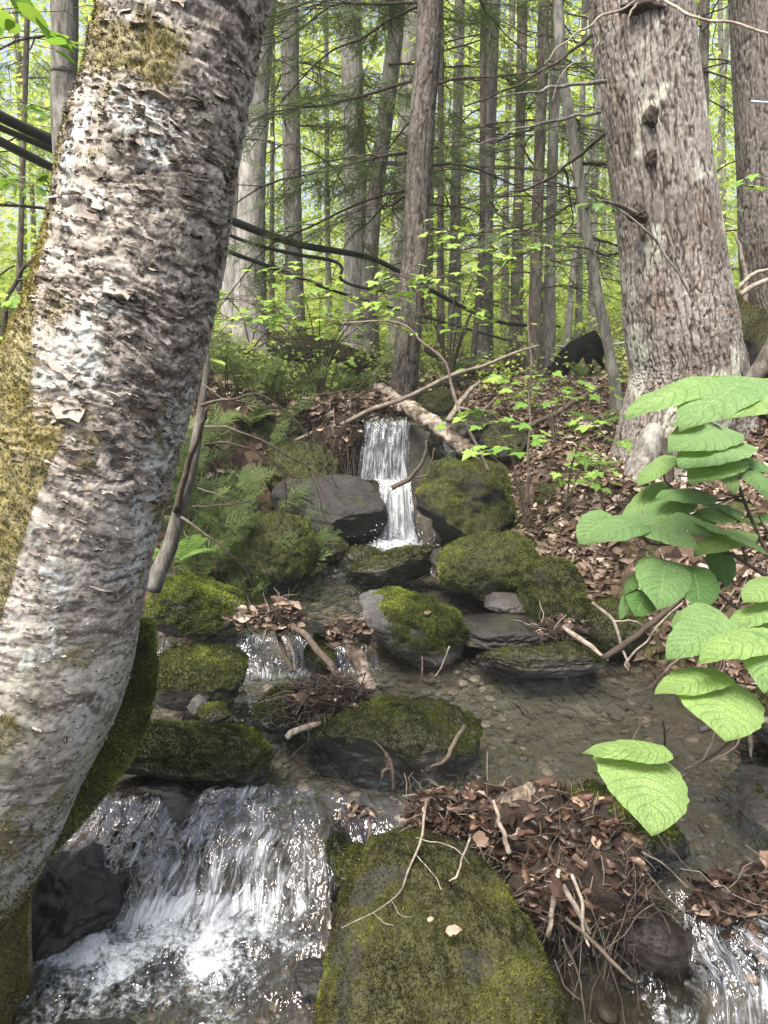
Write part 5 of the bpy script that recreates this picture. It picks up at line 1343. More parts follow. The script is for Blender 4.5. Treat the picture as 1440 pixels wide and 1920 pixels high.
seedling('tall green sapling right of the leaning middle tree, leaves in airy tiers', (840, 720, 4.7), [(800, 540, 4.5), (860, 520, 4.5), (910, 470, 4.5), (870, 440, 4.6), (960, 490, 4.6), (800, 590, 4.6), (900, 600, 4.6), (1000, 440, 4.7), (760, 520, 4.4)], 4.6, 13, 0.06, 0.10, sx=48, sy=14, bias=0.7, stempx=4)
seedling('green sapling spreading behind the mossy log', (470, 660, 6.0), [(430, 560, 5.9), (500, 600, 5.8), (560, 620, 5.8), (620, 640, 5.9)], 5.9, 16, 0.06, 0.10, sx=55, sy=12, bias=0.65)
seedling('low seedling clump on the bank under the fern fronds', (1130, 930), [(1090, 870, 3.4), (1110, 905, 3.3), (1050, 890, 3.5)], 3.4, 9, 0.05, 0.08, sx=32, sy=9, bias=0.5)
seedling('small seedling on the left bank above the waterfall', (560, 720, 5.2), [(560, 680, 5.1), (520, 690, 5.2), (620, 690, 5.2)], 5.2, 8, 0.05, 0.08, sx=30, sy=8)
seedling('leafy sapling low against the far green behind the brown pair', (1000, 650, 7.4), [(960, 540, 7.4), (1010, 560, 7.2), (1060, 470, 7.3), (900, 560, 7.3)], 7.3, 14, 0.08, 0.12, sx=46, sy=12, bias=0.65)
seedling('single drooping oval leaf on a thin twig against the birch edge', (372, 760, 2.1), [(392, 672, 2.05)], 2.1, 1, 0.055, 0.06, 'oval', 4, 2, 0.9, name='leafy_twig', cat='twig')
seedling('large soft backlit leaves at the top left corner of the view', (-90, 160, 2.4), [(15, 30, 2.4), (60, 60, 2.5), (30, 90, 2.4), (10, 190, 2.5), (120, 20, 2.6), (60, 10, 2.5), (168, 86, 2.6)], 2.4, 4, 0.07, 0.11, 'oval', 36, 22, 0.55, name='leafy_branch', cat='branch')
seedling('row of small hanging leaves under the black pipes at left', (-60, 320, 2.6), [(10, 335, 2.6), (45, 345, 2.6), (75, 338, 2.6), (95, 345, 2.6)], 2.6, 4, 0.045, 0.06, 'oval', 14, 8, 0.6, name='leafy_branch', cat='branch')
seedling('pale low leaves at the left edge behind the birch flank', (-40, 700, 3.2), [(20, 555, 3.2), (60, 560, 3.2), (15, 640, 3.1)], 3.2, 9, 0.05, 0.09, 'oval', 30, 8, 0.5, name='leafy_branch', cat='branch')
seedling('small leafy twig in front of the right edge trunk', (1500, 370, 3.6), [(1420, 335, 3.6), (1400, 352, 3.6), (1440, 345, 3.6)], 3.6, 3, 0.06, 0.09, 'maple', 20, 5, 0.6, name='leafy_twig', cat='twig')
seedling('little green leaves growing on the left flank of the thick hemlock', (1150, 400, 3.5), [(1132, 362, 3.5), (1128, 384, 3.5)], 3.5, 3, 0.05, 0.08, 'maple', 12, 5, 0.3, name='leafy_twig', cat='twig')

# ferns
def fern(label, root, Y, nf, L, mat=None, spread=1.0, up=0.8, az=None, dark=0.5):
    rp = at(*root, Y)
    e = empty('fern', tuple(rp), label, 'fern', 'ferns on the forest floor')
    mb = MB()
    for k in range(nf):
        a = (rng.uniform(0, 6.28) if az is None else az + rng.normal(0, 0.35)); l = L * rng.uniform(0.7, 1.1)
        d = np.array((math.cos(a), math.sin(a), 0)) * spread
        t = np.linspace(0, 1, 22)[:, None]
        c = rp + d * l * t * 0.8 + np.array((0, 0, 1)) * l * up * (t - 0.62 * t * t)
        V, F = tube(c, np.linspace(0.0016, 0.0005, 22), 4, False); mb.add(V, F, 0.3)
        tg = unit(np.gradient(c, axis=0)); sd = unit(np.cross(tg, (0, 0, 1.0)))
        idx = np.arange(3, 22)
        w = l * 0.24 * np.sin(math.pi * (idx / 22.0) ** 0.6) ** 0.8
        for s_ in (1, -1):
            X = sd[idx] * s_ + tg[idx] * 0.35 + np.array((0, 0, -0.1))
            Z = np.cross(tg[idx], sd[idx]) * -1 + 0.0
            soup(np.array([(0, -0.09, 0), (0.6, -0.10, 0), (1, 0, -0.05), (0.6, 0.10, 0), (0, 0.09, 0)]), [np.array([(0, 1, 3, 4)]), np.array([(1, 2, 3)])], basis(X, np.tile((0, 0, 1.0), (len(idx), 1))), w, c[idx],
                 np.clip(rng.normal(dark, 0.15, len(idx)), 0, 1), mb)
    mb.build('fronds', mat or m_fern, e, False)
    return e
fern('feathery light green fern standing in front of the black dog', (1088, 718), 5.9, 5, 0.34, up=1.0, spread=0.5, dark=0.9)
fern('dark evergreen fern drooping over dead leaves below the leaf spray', (1255, 1000), 1.95, 7, 0.26, m_bush, up=0.3, az=-2.2, dark=0.45)
fern('small dark fern just right of the drooping evergreen one', (1330, 1000), 2.0, 5, 0.22, m_bush, up=0.3, az=-1.6, dark=0.4)
fern('light feathery fern on the bank left of the hemlock foot', (1130, 800), 4.2, 8, 0.28, up=0.7, dark=0.7)
fern('pale fern clump near the bottom of the hemlock root', (1120, 880), 3.7, 8, 0.2, up=0.7, dark=0.6)
fern('bright fern clump behind the middle tree foot, on its right', (850, 700), 6.0, 12, 0.35, up=0.7, dark=0.8)
fern('bright fern clump between the mossy twin trunk and the middle tree', (715, 668), 6.6, 12, 0.4, up=0.7, dark=0.8)
fern('fern fronds behind the birch right edge, low on the left bank', (330, 1055), 2.9, 7, 0.26, up=0.7, dark=0.4)
fern('fern tuft growing on the left slope above the round boulder', (470, 800), 4.4, 9, 0.26, m_bush, up=0.9, dark=0.8)

# dark green yew-like bushes on the left bank
def yew(label, root, Y, n, L, spread, bias=0.5):
    rp = at(*root, Y); rp[2] = float(H(rp[0], rp[1])) - 0.02
    e = empty('yew_bush', tuple(rp), label, 'bush', 'evergreen bushes on the left bank')
    mb, ms = MB(), MB()
    for k in range(n):
        a = rng.uniform(0, 6.28); l = L * rng.uniform(0.55, 1.1); o2 = rng.normal(0, spread, 2)
        b = rp + np.array((o2[0], o2[1], 0)); b[2] = float(H(b[0], b[1]))
        t = np.linspace(0, 1, 9)[:, None]
        c = b + np.array((math.cos(a), math.sin(a), 0)) * l * 0.5 * t ** 1.3 + np.array((0, 0, 1.0)) * l * (t - 0.25 * t * t)
        V, F = tube(c, np.linspace(0.004, 0.0012, 9), 4, False); ms.add(V, F, rng.uniform(0, 0.4))
        m = 10; tt = rng.uniform(0.25, 1.0, m) * 7.99; j = tt.astype(int)
        T = c[j] + (c[j + 1] - c[j]) * (tt - j)[:, None]
        aa = a + rng.normal(0, 0.9, m)
        X = np.stack([np.cos(aa), np.sin(aa), rng.uniform(0.3, 1.0, m)], -1)
        soup(*SPRAYS[k % 4], basis(X, unit(rng.normal(size=(m, 3)) * 0.5 + (0, -0.5, 1))), rng.uniform(0.22, 0.45, m), T, np.clip(rng.normal(bias, 0.22, m), 0, 1), mb)
    ms.build('stem', m_twig, e); mb.build('foliage', m_bush, e, False)
yew('dense dark green evergreen bush between the birch and the round boulder', (425, 960), 3.7, 38, 0.40, 0.18, 0.6)
yew('dark evergreen bush behind the thin branching stem, beside the birch', (385, 900), 3.5, 34, 0.44, 0.15, 0.6)
yew('evergreen bush high on the left bank above the mossy round boulder', (450, 800), 4.6, 30, 0.42, 0.2, 0.7)
yew('low evergreen tuft hanging over the big rounded boulder', (480, 1000), 3.45, 8, 0.18, 0.06, 0.55)
yew('evergreen bush on the slope below the mossy log', (545, 760), 5.0, 14, 0.3, 0.16, 0.6)
yew('shadowy evergreen bush at the left edge behind the birch', (40, 620), 4.2, 30, 0.6, 0.25, 0.7)
yew('upright evergreen sprig in front of the mossy log', (640, 720), 5.3, 10, 0.38, 0.07, 0.6)

# ------------------------------------------------------------------ sticks, logs and pipes
SG = 'sticks and branches lying about the stream'
def stick(label, pts, mat=None, rnd=0.6, name='stick', cat='stick', wob=0.02, seg=7, n=24, extra=()):
    e = empty(name, tuple(at(*pts[0][:3])), label, cat, SG) if extra else None
    mb = MB()
    V, F = px_tube(pts, n, seg, wob); mb.add(V, F, rnd)
    if e is None:
        o = mb.build(name, mat or m_twig); tag(o, label, cat, SG); return o
    mb.build('stem', mat or m_twig, e)
    mt = MB()
    for p in extra:
        V, F = px_tube(p, 18, 5, 0.03); mt.add(V, F, min(1, rnd + rng.uniform(-0.1, 0.15)))
    mt.build('twigs', m_twig, e)
    return e
stick('thin branching stem rising close along the right edge of the birch, with drooping bare twigs', [(285, 1105, 2.0, 34), (320, 1010, 2.0, 28), (352, 905, 2.0, 24), (372, 800, 2.0, 18), (384, 700, 2.02, 12), (388, 600, 2.05, 7)], m_bark_grey, 0.5, 'dead_sapling', 'sapling', 0.01, 10, 40, extra=(
    [(330, 960, 1.98, 14), (352, 870, 1.95, 12), (378, 800, 1.92, 9), (388, 765, 1.9, 6)],
    [(378, 760, 1.95, 6), (440, 742, 1.9, 5), (490, 742, 1.85, 4), (540, 775, 1.85, 3), (590, 830, 1.85, 2), (632, 915, 1.85, 1.5)],
    [(384, 800, 1.95, 6), (440, 805, 1.9, 5), (520, 840, 1.85, 4), (590, 885, 1.85, 3), (625, 910, 1.83, 2)],
    [(384, 834, 1.95, 6), (430, 830, 1.9, 5), (485, 850, 1.88, 4), (528, 885, 1.85, 3), (534, 950, 1.85, 2), (518, 995, 1.85, 1.5)],
    [(576, 872, 1.85, 3), (598, 930, 1.84, 2.5), (612, 980, 1.84, 2), (630, 1040, 1.83, 1.2)], [(590, 890, 1.85, 2.5), (615, 950, 1.84, 2), (625, 1035, 1.84, 1.2)],
    [(382, 722, 1.98, 4), (420, 745, 1.95, 3), (500, 760, 1.92, 2.5), (560, 790, 1.9, 2), (590, 862, 1.9, 1.2)],
    [(340, 970, 1.95, 7), (385, 1000, 1.9, 5), (425, 1035, 1.88, 4), (455, 1062, 1.88, 2), (475, 1100, 1.88, 1.2)], [(370, 915, 1.95, 4), (410, 928, 1.92, 3), (440, 950, 1.9, 2), (470, 1050, 1.9, 1.5)],
    [(360, 950, 1.97, 4), (440, 945, 1.95, 3), (500, 930, 1.95, 1.5)], [(440, 800, 1.9, 3), (432, 830, 1.9, 2), (428, 850, 1.9, 1.2)], [(345, 995, 1.94, 3), (352, 1010, 1.93, 3), (360, 1000, 1.93, 1.5)]))
stick('long pale pole slanting across the top of the waterfall', [(545, 828, 4.45, 6), (600, 808, 4.4, 8), (680, 778, 4.35, 9), (760, 745, 4.3, 9), (850, 705, 4.25, 8), (935, 672, 4.2, 6), (1010, 648, 4.2, 5)], None, 0.75)
def log(label, pts, mat, name='log', seg=16, n=40, rough=0.12, cat='log', moss=0, tm=None):
    W = np.array([at(a, b, c) for a, b, c, w in pts]); R = np.array([w / 2 / FPX * depth(b, c) for a, b, c, w in pts])
    Q = spline(W, n); r = spline(R[:, None], n)[:, 0]
    V, F = tube(Q, r, seg)
    N = vnormals(V, F); V = V + N * (rough * r.mean() * fbm(V[:, 0] * 18, V[:, 1] * 18, V[:, 2] * 18, 4))[:, None]
    w = sstep(-0.2, 0.5, N[:, 2] + 0.5 * fbm(V[:, 0] * 10, V[:, 1] * 10, V[:, 2] * 10, 3))
    o = mesh(name, V, F, mat, None, {'moss': w if moss else 0 * w, 'wetness': 0 * w})
    tag(o, label, cat, SG)
    if moss: moss_mb(V, F, w, moss, 0.008, 0.02).build('moss', tm or m_moss, o, False)
    return o
log('fallen birch log with flaking bark lying across the top of the waterfall', [(708, 728, 4.75, 26), (760, 762, 4.5, 30), (820, 800, 4.3, 31), (885, 852, 4.15, 28)], m_birchlog, 'birch_log', rough=0.35, n=90, seg=28)
log('rotten mossy log lying on the rise behind the left bank', [(380, 640, 6.8, 40), (470, 648, 6.6, 48), (580, 655, 6.4, 50), (695, 690, 6.2, 46)], m_rock, 'rotten_log', moss=9000, tm=m_mossbrown)
log('dark fallen log on the forest floor between the middle tree and the brown pair', [(800, 652, 7.0, 20), (860, 680, 6.8, 26), (930, 698, 6.6, 26)], m_bark_dark, 'rotten_log')
stick('thin grey sapling stem bending from the middle tree down to the mossy boulder', [(952, 985, 3.9, 6), (900, 850, 3.95, 6), (850, 735, 4.0, 6), (815, 660, 4.0, 5), (760, 610, 4.0, 4), (640, 605, 4.0, 3)], None, 0.75)
stick('thin straight upright stem right of the big rugged boulder', [(990, 950, 3.7, 5), (992, 850, 3.7, 4), (993, 700, 3.7, 4), (990, 560, 3.7, 3)], None, 0.7)
stick('wet crooked branch lying in the lower waterfall', [(735, 915, 4.0, 10), (770, 895, 3.98, 9), (795, 860, 3.96, 7), (800, 825, 3.96, 5)], None, 0.4, extra=([(770, 895, 3.98, 5), (800, 890, 3.96, 4), (815, 840, 3.95, 3)],))
stick('forked pale dead root beside the fallen birch log', [(840, 790, 4.2, 12), (870, 745, 4.3, 10), (900, 715, 4.4, 6)], None, 0.85, extra=([(860, 765, 4.25, 6), (900, 770, 4.3, 4), (930, 745, 4.3, 2)],))
stick('brown pole leaning from the debris tuft down to the root tangle', [(538, 1165, 2.55, 12), (575, 1195, 2.48, 13), (610, 1235, 2.38, 14), (640, 1275, 2.28, 13)], m_twig, 0.5)
stick('dark stick standing in the small cascade under the debris tuft', [(515, 1170, 2.6, 8), (530, 1215, 2.56, 9), (548, 1260, 2.5, 8)], None, 0.2)
stick('thin pale stick right beside the dark standing one', [(535, 1185, 2.55, 6), (550, 1225, 2.52, 6), (553, 1258, 2.5, 5)], None, 0.7)
log('shredded birch stick with dark wet core standing in mid stream', [(648, 1175, 2.50, 34), (660, 1205, 2.46, 32), (678, 1250, 2.40, 30), (690, 1300, 2.32, 34)], m_birchlog, 'broken_stick', cat='stick', rough=0.25)
stick('short bright birch stick poking left beside the root tangle rock', [(536, 1383, 2.06, 12), (560, 1368, 2.08, 13), (602, 1356, 2.12, 10)], m_birchlog, 0.9)
stick('reddish stick leaning on the low broad boulder', [(872, 1360, 1.96, 7), (850, 1395, 1.93, 9), (835, 1425, 1.90, 8), (808, 1438, 1.88, 4)], None, 0.5)
stick('dead upright twig with hanging shreds standing in the near pool', [(738, 1482, 1.85, 6), (735, 1440, 1.86, 6), (722, 1410, 1.88, 4), (700, 1388, 1.9, 2)], None, 0.3, extra=([(735, 1440, 1.86, 3), (720, 1445, 1.85, 8), (716, 1462, 1.85, 5)], [(725, 1415, 1.87, 8), (728, 1430, 1.87, 10), (722, 1450, 1.86, 4)]))
stick('tiny thin reed standing in the pool left of the curved one', [(791, 1276, 2.55, 3), (792, 1232, 2.55, 3)], None, 0.75)
stick('curved pale reed standing below the overhanging boulder', [(808, 1276, 2.55, 3), (825, 1255, 2.55, 3), (843, 1212, 2.55, 3)], None, 0.95)
stick('thin curved reddish reed by the lowest leaf', [(1180, 1395, 1.9, 3), (1195, 1370, 1.9, 3), (1212, 1322, 1.9, 2)], None, 0.75)
stick('tiny black forked twig standing in the right pool', [(1247, 1412, 1.9, 5), (1246, 1375, 1.9, 4), (1243, 1350, 1.9, 2)], None, 0.0, extra=([(1246, 1375, 1.9, 3), (1258, 1365, 1.9, 2)],))
stick('pale broken branch dipping from the right bank into the pool', [(1055, 1175, 2.62, 8), (1090, 1200, 2.58, 11), (1120, 1222, 2.55, 8), (1140, 1238, 2.5, 4)], None, 0.95)
stick('forked grey branch hanging over the right bank edge', [(1110, 1130, 2.5, 7), (1150, 1165, 2.45, 7), (1165, 1210, 2.4, 6), (1180, 1250, 2.35, 3)], None, 0.8, extra=([(1150, 1165, 2.45, 4), (1190, 1165, 2.4, 3), (1230, 1190, 2.4, 2)],))
stick('long brown branch lying diagonally under the heart-shaped leaves', [(1130, 1235, 2.4, 12), (1190, 1195, 2.38, 13), (1250, 1145, 2.36, 11), (1310, 1090, 2.36, 8)], None, 0.25)
stick('pale curved twig reaching from the bank edge to the water', [(1178, 1258, 2.2, 4), (1175, 1240, 2.2, 5), (1210, 1205, 2.2, 4), (1240, 1165, 2.2, 4), (1280, 1130, 2.2, 3)], None, 0.95)
stick('twisted dead branch at the right edge above the grey boulder', [(1310, 1368, 1.8, 14), (1350, 1358, 1.78, 17), (1390, 1350, 1.76, 16), (1450, 1352, 1.74, 14)], m_bark_brown, 0.6, wob=0.05, extra=([(1390, 1350, 1.76, 14), (1405, 1380, 1.74, 12), (1408, 1420, 1.72, 5)], [(1345, 1358, 1.78, 5), (1320, 1420, 1.72, 4), (1280, 1445, 1.7, 3)], [(1395, 1355, 1.75, 5), (1378, 1400, 1.72, 4), (1330, 1430, 1.7, 3)]))
stick('thin twig arching from the debris heap to the right ledge', [(1150, 1560, 1.5, 3), (1200, 1595, 1.48, 4), (1250, 1625, 1.45, 3), (1290, 1665, 1.42, 3)], None, 0.75)
stick('dark wet half-sunk branch behind the large near boulder, left side', [(640, 1640, 1.62, 8), (700, 1600, 1.66, 10), (770, 1555, 1.72, 8)], None, 0.05)
stick('rust red stick standing along the left edge of the near boulder', [(665, 1690, 1.5, 8), (680, 1640, 1.55, 7), (692, 1560, 1.62, 7), (690, 1535, 1.64, 4)], None, 0.45, extra=([(672, 1612, 1.55, 5), (705, 1610, 1.55, 4)], [(640, 1648, 1.5, 4), (685, 1646, 1.52, 3)]))
stick('pale dead limb slanting against the thick hemlock at the right edge', [(1370, 780, 3.3, 30), (1405, 720, 3.3, 32), (1445, 660, 3.3, 34), (1500, 560, 3.3, 30)], m_bark_brown, 0.7, 'dead_limb', 'branch')
stick('grey twig tangle rising behind the right mossy root', [(1395, 580, 4.6, 10), (1398, 520, 4.6, 9), (1388, 470, 4.6, 7), (1380, 440, 4.6, 4)], None, 0.95, extra=([(1380, 545, 4.5, 8), (1410, 515, 4.5, 8), (1440, 505, 4.5, 6)], [(1378, 560, 4.5, 12), (1425, 530, 4.5, 10), (1470, 520, 4.5, 8)]))
stick('crooked bare shrub stem at the far left behind the birch flank', [(0, 650, 3.6, 8), (18, 560, 3.6, 8), (45, 500, 3.6, 7), (90, 470, 3.6, 5)], m_bark_dark, 0.2, extra=([(30, 525, 3.6, 5), (70, 520, 3.6, 4), (80, 480, 3.6, 3)],))
stick('long bare root lying down the leafy bank towards the thin curved trunk', [(960, 820, 4.3, 9), (1040, 775, 4.6, 10), (1110, 735, 4.9, 9), (1160, 720, 5.0, 7)], None, 0.5)
stick('sticks stripped pale lying behind the black dog feet', [(1110, 720, 6.2, 5), (1135, 705, 6.4, 6), (1160, 692, 6.6, 5)], None, 0.95)

PG = 'black pipes strung through the trees'
def pipe(label, pts, mat=m_pipe, name='pipe', cat='pipe'):
    V, F = px_tube(pts, 80, 12)
    mb = MB(); mb.add(V, F, 0.5)
    tag(mb.build(name, mat), label, cat, PG)
pipe('thickest black pipe, mossy dark, sagging from behind the birch to the middle tree', [(-200, 120, 3.4, 25.8), (-60, 188, 3.9, 22.4), (105, 268, 4.5, 18.9), (300, 350, 5.0, 16.3), (440, 416, 5.4, 15.5), (560, 458, 5.7, 13.8), (700, 486, 6.1, 10.3), (800, 540, 6.6, 8.6), (930, 602, 7.2, 6.9), (1050, 612, 7.6, 5.2)])
pipe('middle thin black pipe of the three at left, ending in a hooked drop', [(-200, 150, 3.5, 14.6), (-60, 214, 3.9, 12.9), (105, 285, 4.5, 11.2), (300, 375, 5.0, 8.6), (440, 445, 5.3, 6.9), (540, 474, 5.5, 6.9), (620, 488, 5.6, 6.9), (641, 502, 5.6, 6.0), (640, 524, 5.6, 6.0), (680, 540, 5.8, 5.2), (740, 548, 6.2, 4.3)])
pipe('lowest smooth black pipe at left, passing thin and brown behind the green sapling', [(-200, 170, 3.4, 21.5), (-60, 235, 3.8, 18.9), (105, 318, 4.4, 15.5), (300, 410, 4.9, 12.0), (430, 472, 5.2, 8.6), (540, 512, 5.5, 6.9), (640, 550, 5.9, 6.0), (780, 590, 6.5, 5.2), (960, 640, 7.5, 4.3)])
tag(tubes_mesh('sap_line', [[(1408, 190, 5.3, 4), (1440, 192, 5.25, 4), (1500, 193, 5.2, 4)]], m_tubing, None, wob=0.0), 'short pale blue tube across the right edge trunk', 'tube')
tag(tubes_mesh('sap_line', [[(1010, 646, 7.2, 3), (1100, 652, 7.0, 3), (1160, 644, 6.8, 3), (1178, 640, 6.8, 3)]], m_tubing, None, wob=0.0), 'thin white tube stretched behind the black dog', 'tube')

# ------------------------------------------------------------------ debris caught in the stream
def debris(label, cores, Ycores, leaves, twigs, seed, name='debris_heap', lmat=None, twl=(0.05, 0.22), lsz=(0.025, 0.065), hang=0.0, tr=(0.0008, 0.0028), coremat=None):
    """cores: pixel boxes of soil lumps; leaves/twigs are laid over them"""
    c0 = at((cores[0][0] + cores[0][2]) / 2, (cores[0][1] + cores[0][3]) / 2, Ycores[0])
    e = empty(name, tuple(c0), label, 'debris', 'drifts of flood debris')
    ms = MB(); Ps, Ns = [], []
    for i, (b, Y) in enumerate(zip(cores, Ycores)):
        cxp, cyp = (b[0] + b[2]) / 2, (b[1] + b[3]) / 2; t = depth(cyp, Y); c = at(cxp, cyp, Y)
        hx, hz = (b[2] - b[0]) / 2 / FPX * t, (b[3] - b[1]) / 2 / FPX * t
        V, F = rock_shape(c, (hx, min(hx, hz) * 0.9, hz), seed + i, 4, 2.0, 2, rough=0.3)
        ms.add(V, F, 0.5)
        N = vnormals(V, F); Ps.append(V); Ns.append(N)
    ms.build('soil', coremat or m_soil, e)
    Ps, Ns = np.concatenate(Ps), np.concatenate(Ns)
    vis = np.where((Ns[:, 1] < 0.5) & (Ns[:, 2] > -0.75))[0]
    i = rng.choice(vis, leaves)
    ml = MB()
    scatter_leaves(Ps[i] + Ns[i] * rng.uniform(0, 0.015, (leaves, 1)), unit(Ns[i] + (0, -0.2, 0.3)), *lsz, ml, 0.6, 0.5)
    lo = ml.build('leaf_layer', lmat or m_wetleaf, e); lo['kind'] = 'stuff'
    mt = MB()
    for _ in range(twigs):
        k = int(rng.choice(vis)); l = rng.uniform(*twl)
        d = unit(rng.normal(size=3) * (1, 0.7, 0.8) + Ns[k] * 0.3 + np.array((0, 0, -hang)))
        tt = np.linspace(-0.4, 0.6, 9)[:, None] * l
        q = rng.uniform(0, 99)
        P = Ps[k] + Ns[k] * rng.uniform(0.003, 0.02) + d * tt + 0.12 * l * np.stack([pnoise(tt[:, 0] * 18 + q, 0.2, 0), pnoise(tt[:, 0] * 18 + q, 5.2, 0), pnoise(tt[:, 0] * 18 + q, 9.2, 0)], -1)
        P[:, 2] -= hang * 0.6 * l * np.linspace(0, 1, 9) ** 2
        V, F = tube(P, np.linspace(1, 0.5, 9) * rng.uniform(*tr), 4, False); mt.add(V, F, np.clip(rng.normal(0.33, 0.3), 0, 1))
    to = mt.build('twig_tangle', m_twig, e); to['kind'] = 'stuff'
    return e
debris('big tangled heap of dead leaves, roots and twigs behind the large near boulder',
       [(775, 1490, 870, 1560), (850, 1475, 1000, 1580), (930, 1470, 1080, 1640), (1000, 1500, 1180, 1690), (960, 1600, 1190, 1740)], [1.64, 1.62, 1.56, 1.50, 1.44], 1100, 420, 200, hang=0.4, lsz=(0.018, 0.055), tr=(0.0005, 0.002))
debris('hanging mat of rootlets under the right end of the big debris heap', [(1060, 1600, 1200, 1730)], [1.40], 120, 70, 230, hang=1.2, twl=(0.08, 0.24), tr=(0.0005, 0.0018), lsz=(0.015, 0.04))
debris('clump of soggy brown leaves caught at the lip of the right-hand spout', [(1290, 1640, 1400, 1730), (1390, 1620, 1500, 1700)], [1.44, 1.50], 180, 40, 260, lsz=(0.02, 0.055))
debris('soggy reddish leaves stuck to the ledge at the lower right edge', [(1390, 1700, 1480, 1860)], [1.40], 60, 26, 270, lsz=(0.03, 0.06))
debris('tuft of pale dead leaves caught on sticks at the head of the small cascade', [(440, 1140, 560, 1180), (500, 1125, 565, 1185)], [2.62, 2.58], 130, 60, 280, lmat=m_litter, twl=(0.05, 0.2))
debris('tangled root ball lying against the small mossy rock in mid stream', [(550, 1275, 680, 1340)], [2.20], 40, 160, 290, twl=(0.06, 0.2), hang=0.2)
debris('frayed bark and leaves wrapped round the top of the shredded birch stick', [(618, 1160, 690, 1215)], [2.48], 70, 40, 300, lmat=m_litter, lsz=(0.02, 0.05), twl=(0.04, 0.1))
debris('brown leaf drift overhanging the ledge left of the upper waterfall', [(555, 745, 690, 800), (640, 740, 740, 790)], [4.5, 4.55], 450, 90, 310, lmat=m_litter, lsz=(0.04, 0.08), twl=(0.1, 0.4))
debris('curtain of fine roots dangling over the dark ledge left of the waterfall', [(590, 780, 690, 870)], [4.45], 130, 150, 320, hang=1.8, twl=(0.1, 0.32), lsz=(0.03, 0.06))
debris('dark sodden leaves trapped at the cascade lip beside the near boulder', [(630, 1515, 705, 1560)], [1.80], 90, 14, 330, lsz=(0.015, 0.035), twl=(0.04, 0.1))
debris('drift of leaf scraps trapped under the shaggy moss boulder on the right', [(1000, 1165, 1090, 1215)], [2.74], 70, 60, 340, twl=(0.06, 0.2))
log('cut birch log end set in the top of the debris heap', [(925, 1530, 1.60, 44), (960, 1508, 1.57, 46), (1000, 1488, 1.55, 48)], m_birchlog, 'birch_log')
log('wet black rotted log bridging from the debris heap to the right-hand spout', [(1080, 1690, 1.44, 90), (1180, 1730, 1.42, 95), (1270, 1775, 1.40, 90), (1345, 1815, 1.38, 50)], m_wetlog, 'rotten_log', rough=0.45)
log('round sawn log end facing out at the right tip of the debris heap', [(1175, 1660, 1.52, 40), (1180, 1648, 1.42, 42)], m_bark_grey, 'log_end')
stick('pale stripped stick standing upright out of the debris heap', [(955, 1600, 1.44, 11), (942, 1555, 1.46, 9), (925, 1500, 1.48, 6)], None, 0.9, wob=0.05)
stick('silvery birch stick sticking down from the debris heap towards the boulder', [(1048, 1630, 1.33, 8), (1038, 1690, 1.31, 10), (1028, 1755, 1.30, 10)], m_birchlog, 0.9)
stick('pale stick crossing behind the silvery one', [(1055, 1660, 1.36, 10), (1085, 1710, 1.34, 12), (1105, 1750, 1.33, 9)], None, 0.9)
stick('long thin orange-brown stick slanting down to the dark lower pool', [(1060, 1720, 1.33, 7), (1110, 1765, 1.30, 8), (1150, 1805, 1.28, 8), (1185, 1840, 1.26, 5)], None, 0.5)
stick('thin white root curving down below the debris heap', [(1072, 1640, 1.33, 6), (1090, 1690, 1.32, 7), (1095, 1750, 1.31, 6), (1105, 1775, 1.3, 4)], None, 1.0)
stick('thin dark root trailing into the shadow beside the near boulder', [(1055, 1760, 1.25, 4), (1085, 1830, 1.22, 4), (1098, 1920, 1.18, 3)], None, 0.2, extra=([(1040, 1800, 1.24, 3), (1060, 1850, 1.22, 3), (1088, 1875, 1.2, 2)],))
stick('long pale rootlet draped over the near boulder from the debris heap', [(800, 1500, 1.58, 6), (790, 1560, 1.47, 5), (765, 1640, 1.35, 4), (735, 1690, 1.265, 3), (690, 1715, 1.21, 2.5), (640, 1740, 1.18, 1.5)], None, 0.85, extra=(
    [(778, 1600, 1.42, 2), (820, 1650, 1.33, 2), (835, 1700, 1.28, 1.5)], [(735, 1690, 1.28, 2), (760, 1720, 1.25, 2), (830, 1700, 1.28, 1.5)], [(700, 1712, 1.23, 2), (720, 1730, 1.22, 1.5), (738, 1735, 1.21, 1)], [(780, 1570, 1.46, 2), (850, 1590, 1.42, 2), (880, 1620, 1.38, 1)]))
stick('short white twig lying on the upper right of the near boulder', [(882, 1570, 1.43, 4), (868, 1605, 1.38, 4), (858, 1640, 1.33, 4), (842, 1652, 1.31, 2)], None, 0.95)
def single_leaf(label, px, py, Y, L, rnd, mat, az=0.5, nrm=(0, -0.3, 1)):
    mb = MB()
    X = np.array([(math.cos(az), math.sin(az), 0)])
    soup(lv, lf, basis(X, np.array([nrm], float)), np.array([L]), at(px, py, Y)[None], np.array([rnd]), mb)
    return tag(mb.build('fallen_leaf', mat), label, 'leaf', 'single dead leaves on stones')
single_leaf('pale pink dead leaf lying on the large near boulder', 852, 1742, 1.185, 0.038, 0.8, m_litter, 0.2)
single_leaf('small cream leaf scrap above the pale pink leaf on the boulder', 808, 1722, 1.205, 0.018, 0.82, m_litter, 0.6)
single_leaf('red-brown wet leaf at the top right of the near boulder', 898, 1568, 1.45, 0.06, 0.45, m_litter, 1.9, (0, -1, 0.6))
single_leaf('curled rust leaf on the moss of the overhanging boulder', 803, 1147, 2.66, 0.04, 0.5, m_litter)
single_leaf('brown curled leaf hanging before the silvery birch stick', 1046, 1655, 1.30, 0.075, 0.55, m_wetleaf, 1.4, (0, -1, 0.2))
single_leaf('large brown leaf stuck against the root ball on the mossy rock', 568, 1303, 2.12, 0.07, 0.35, m_litter, 1.2, (0, -1, 0.4))
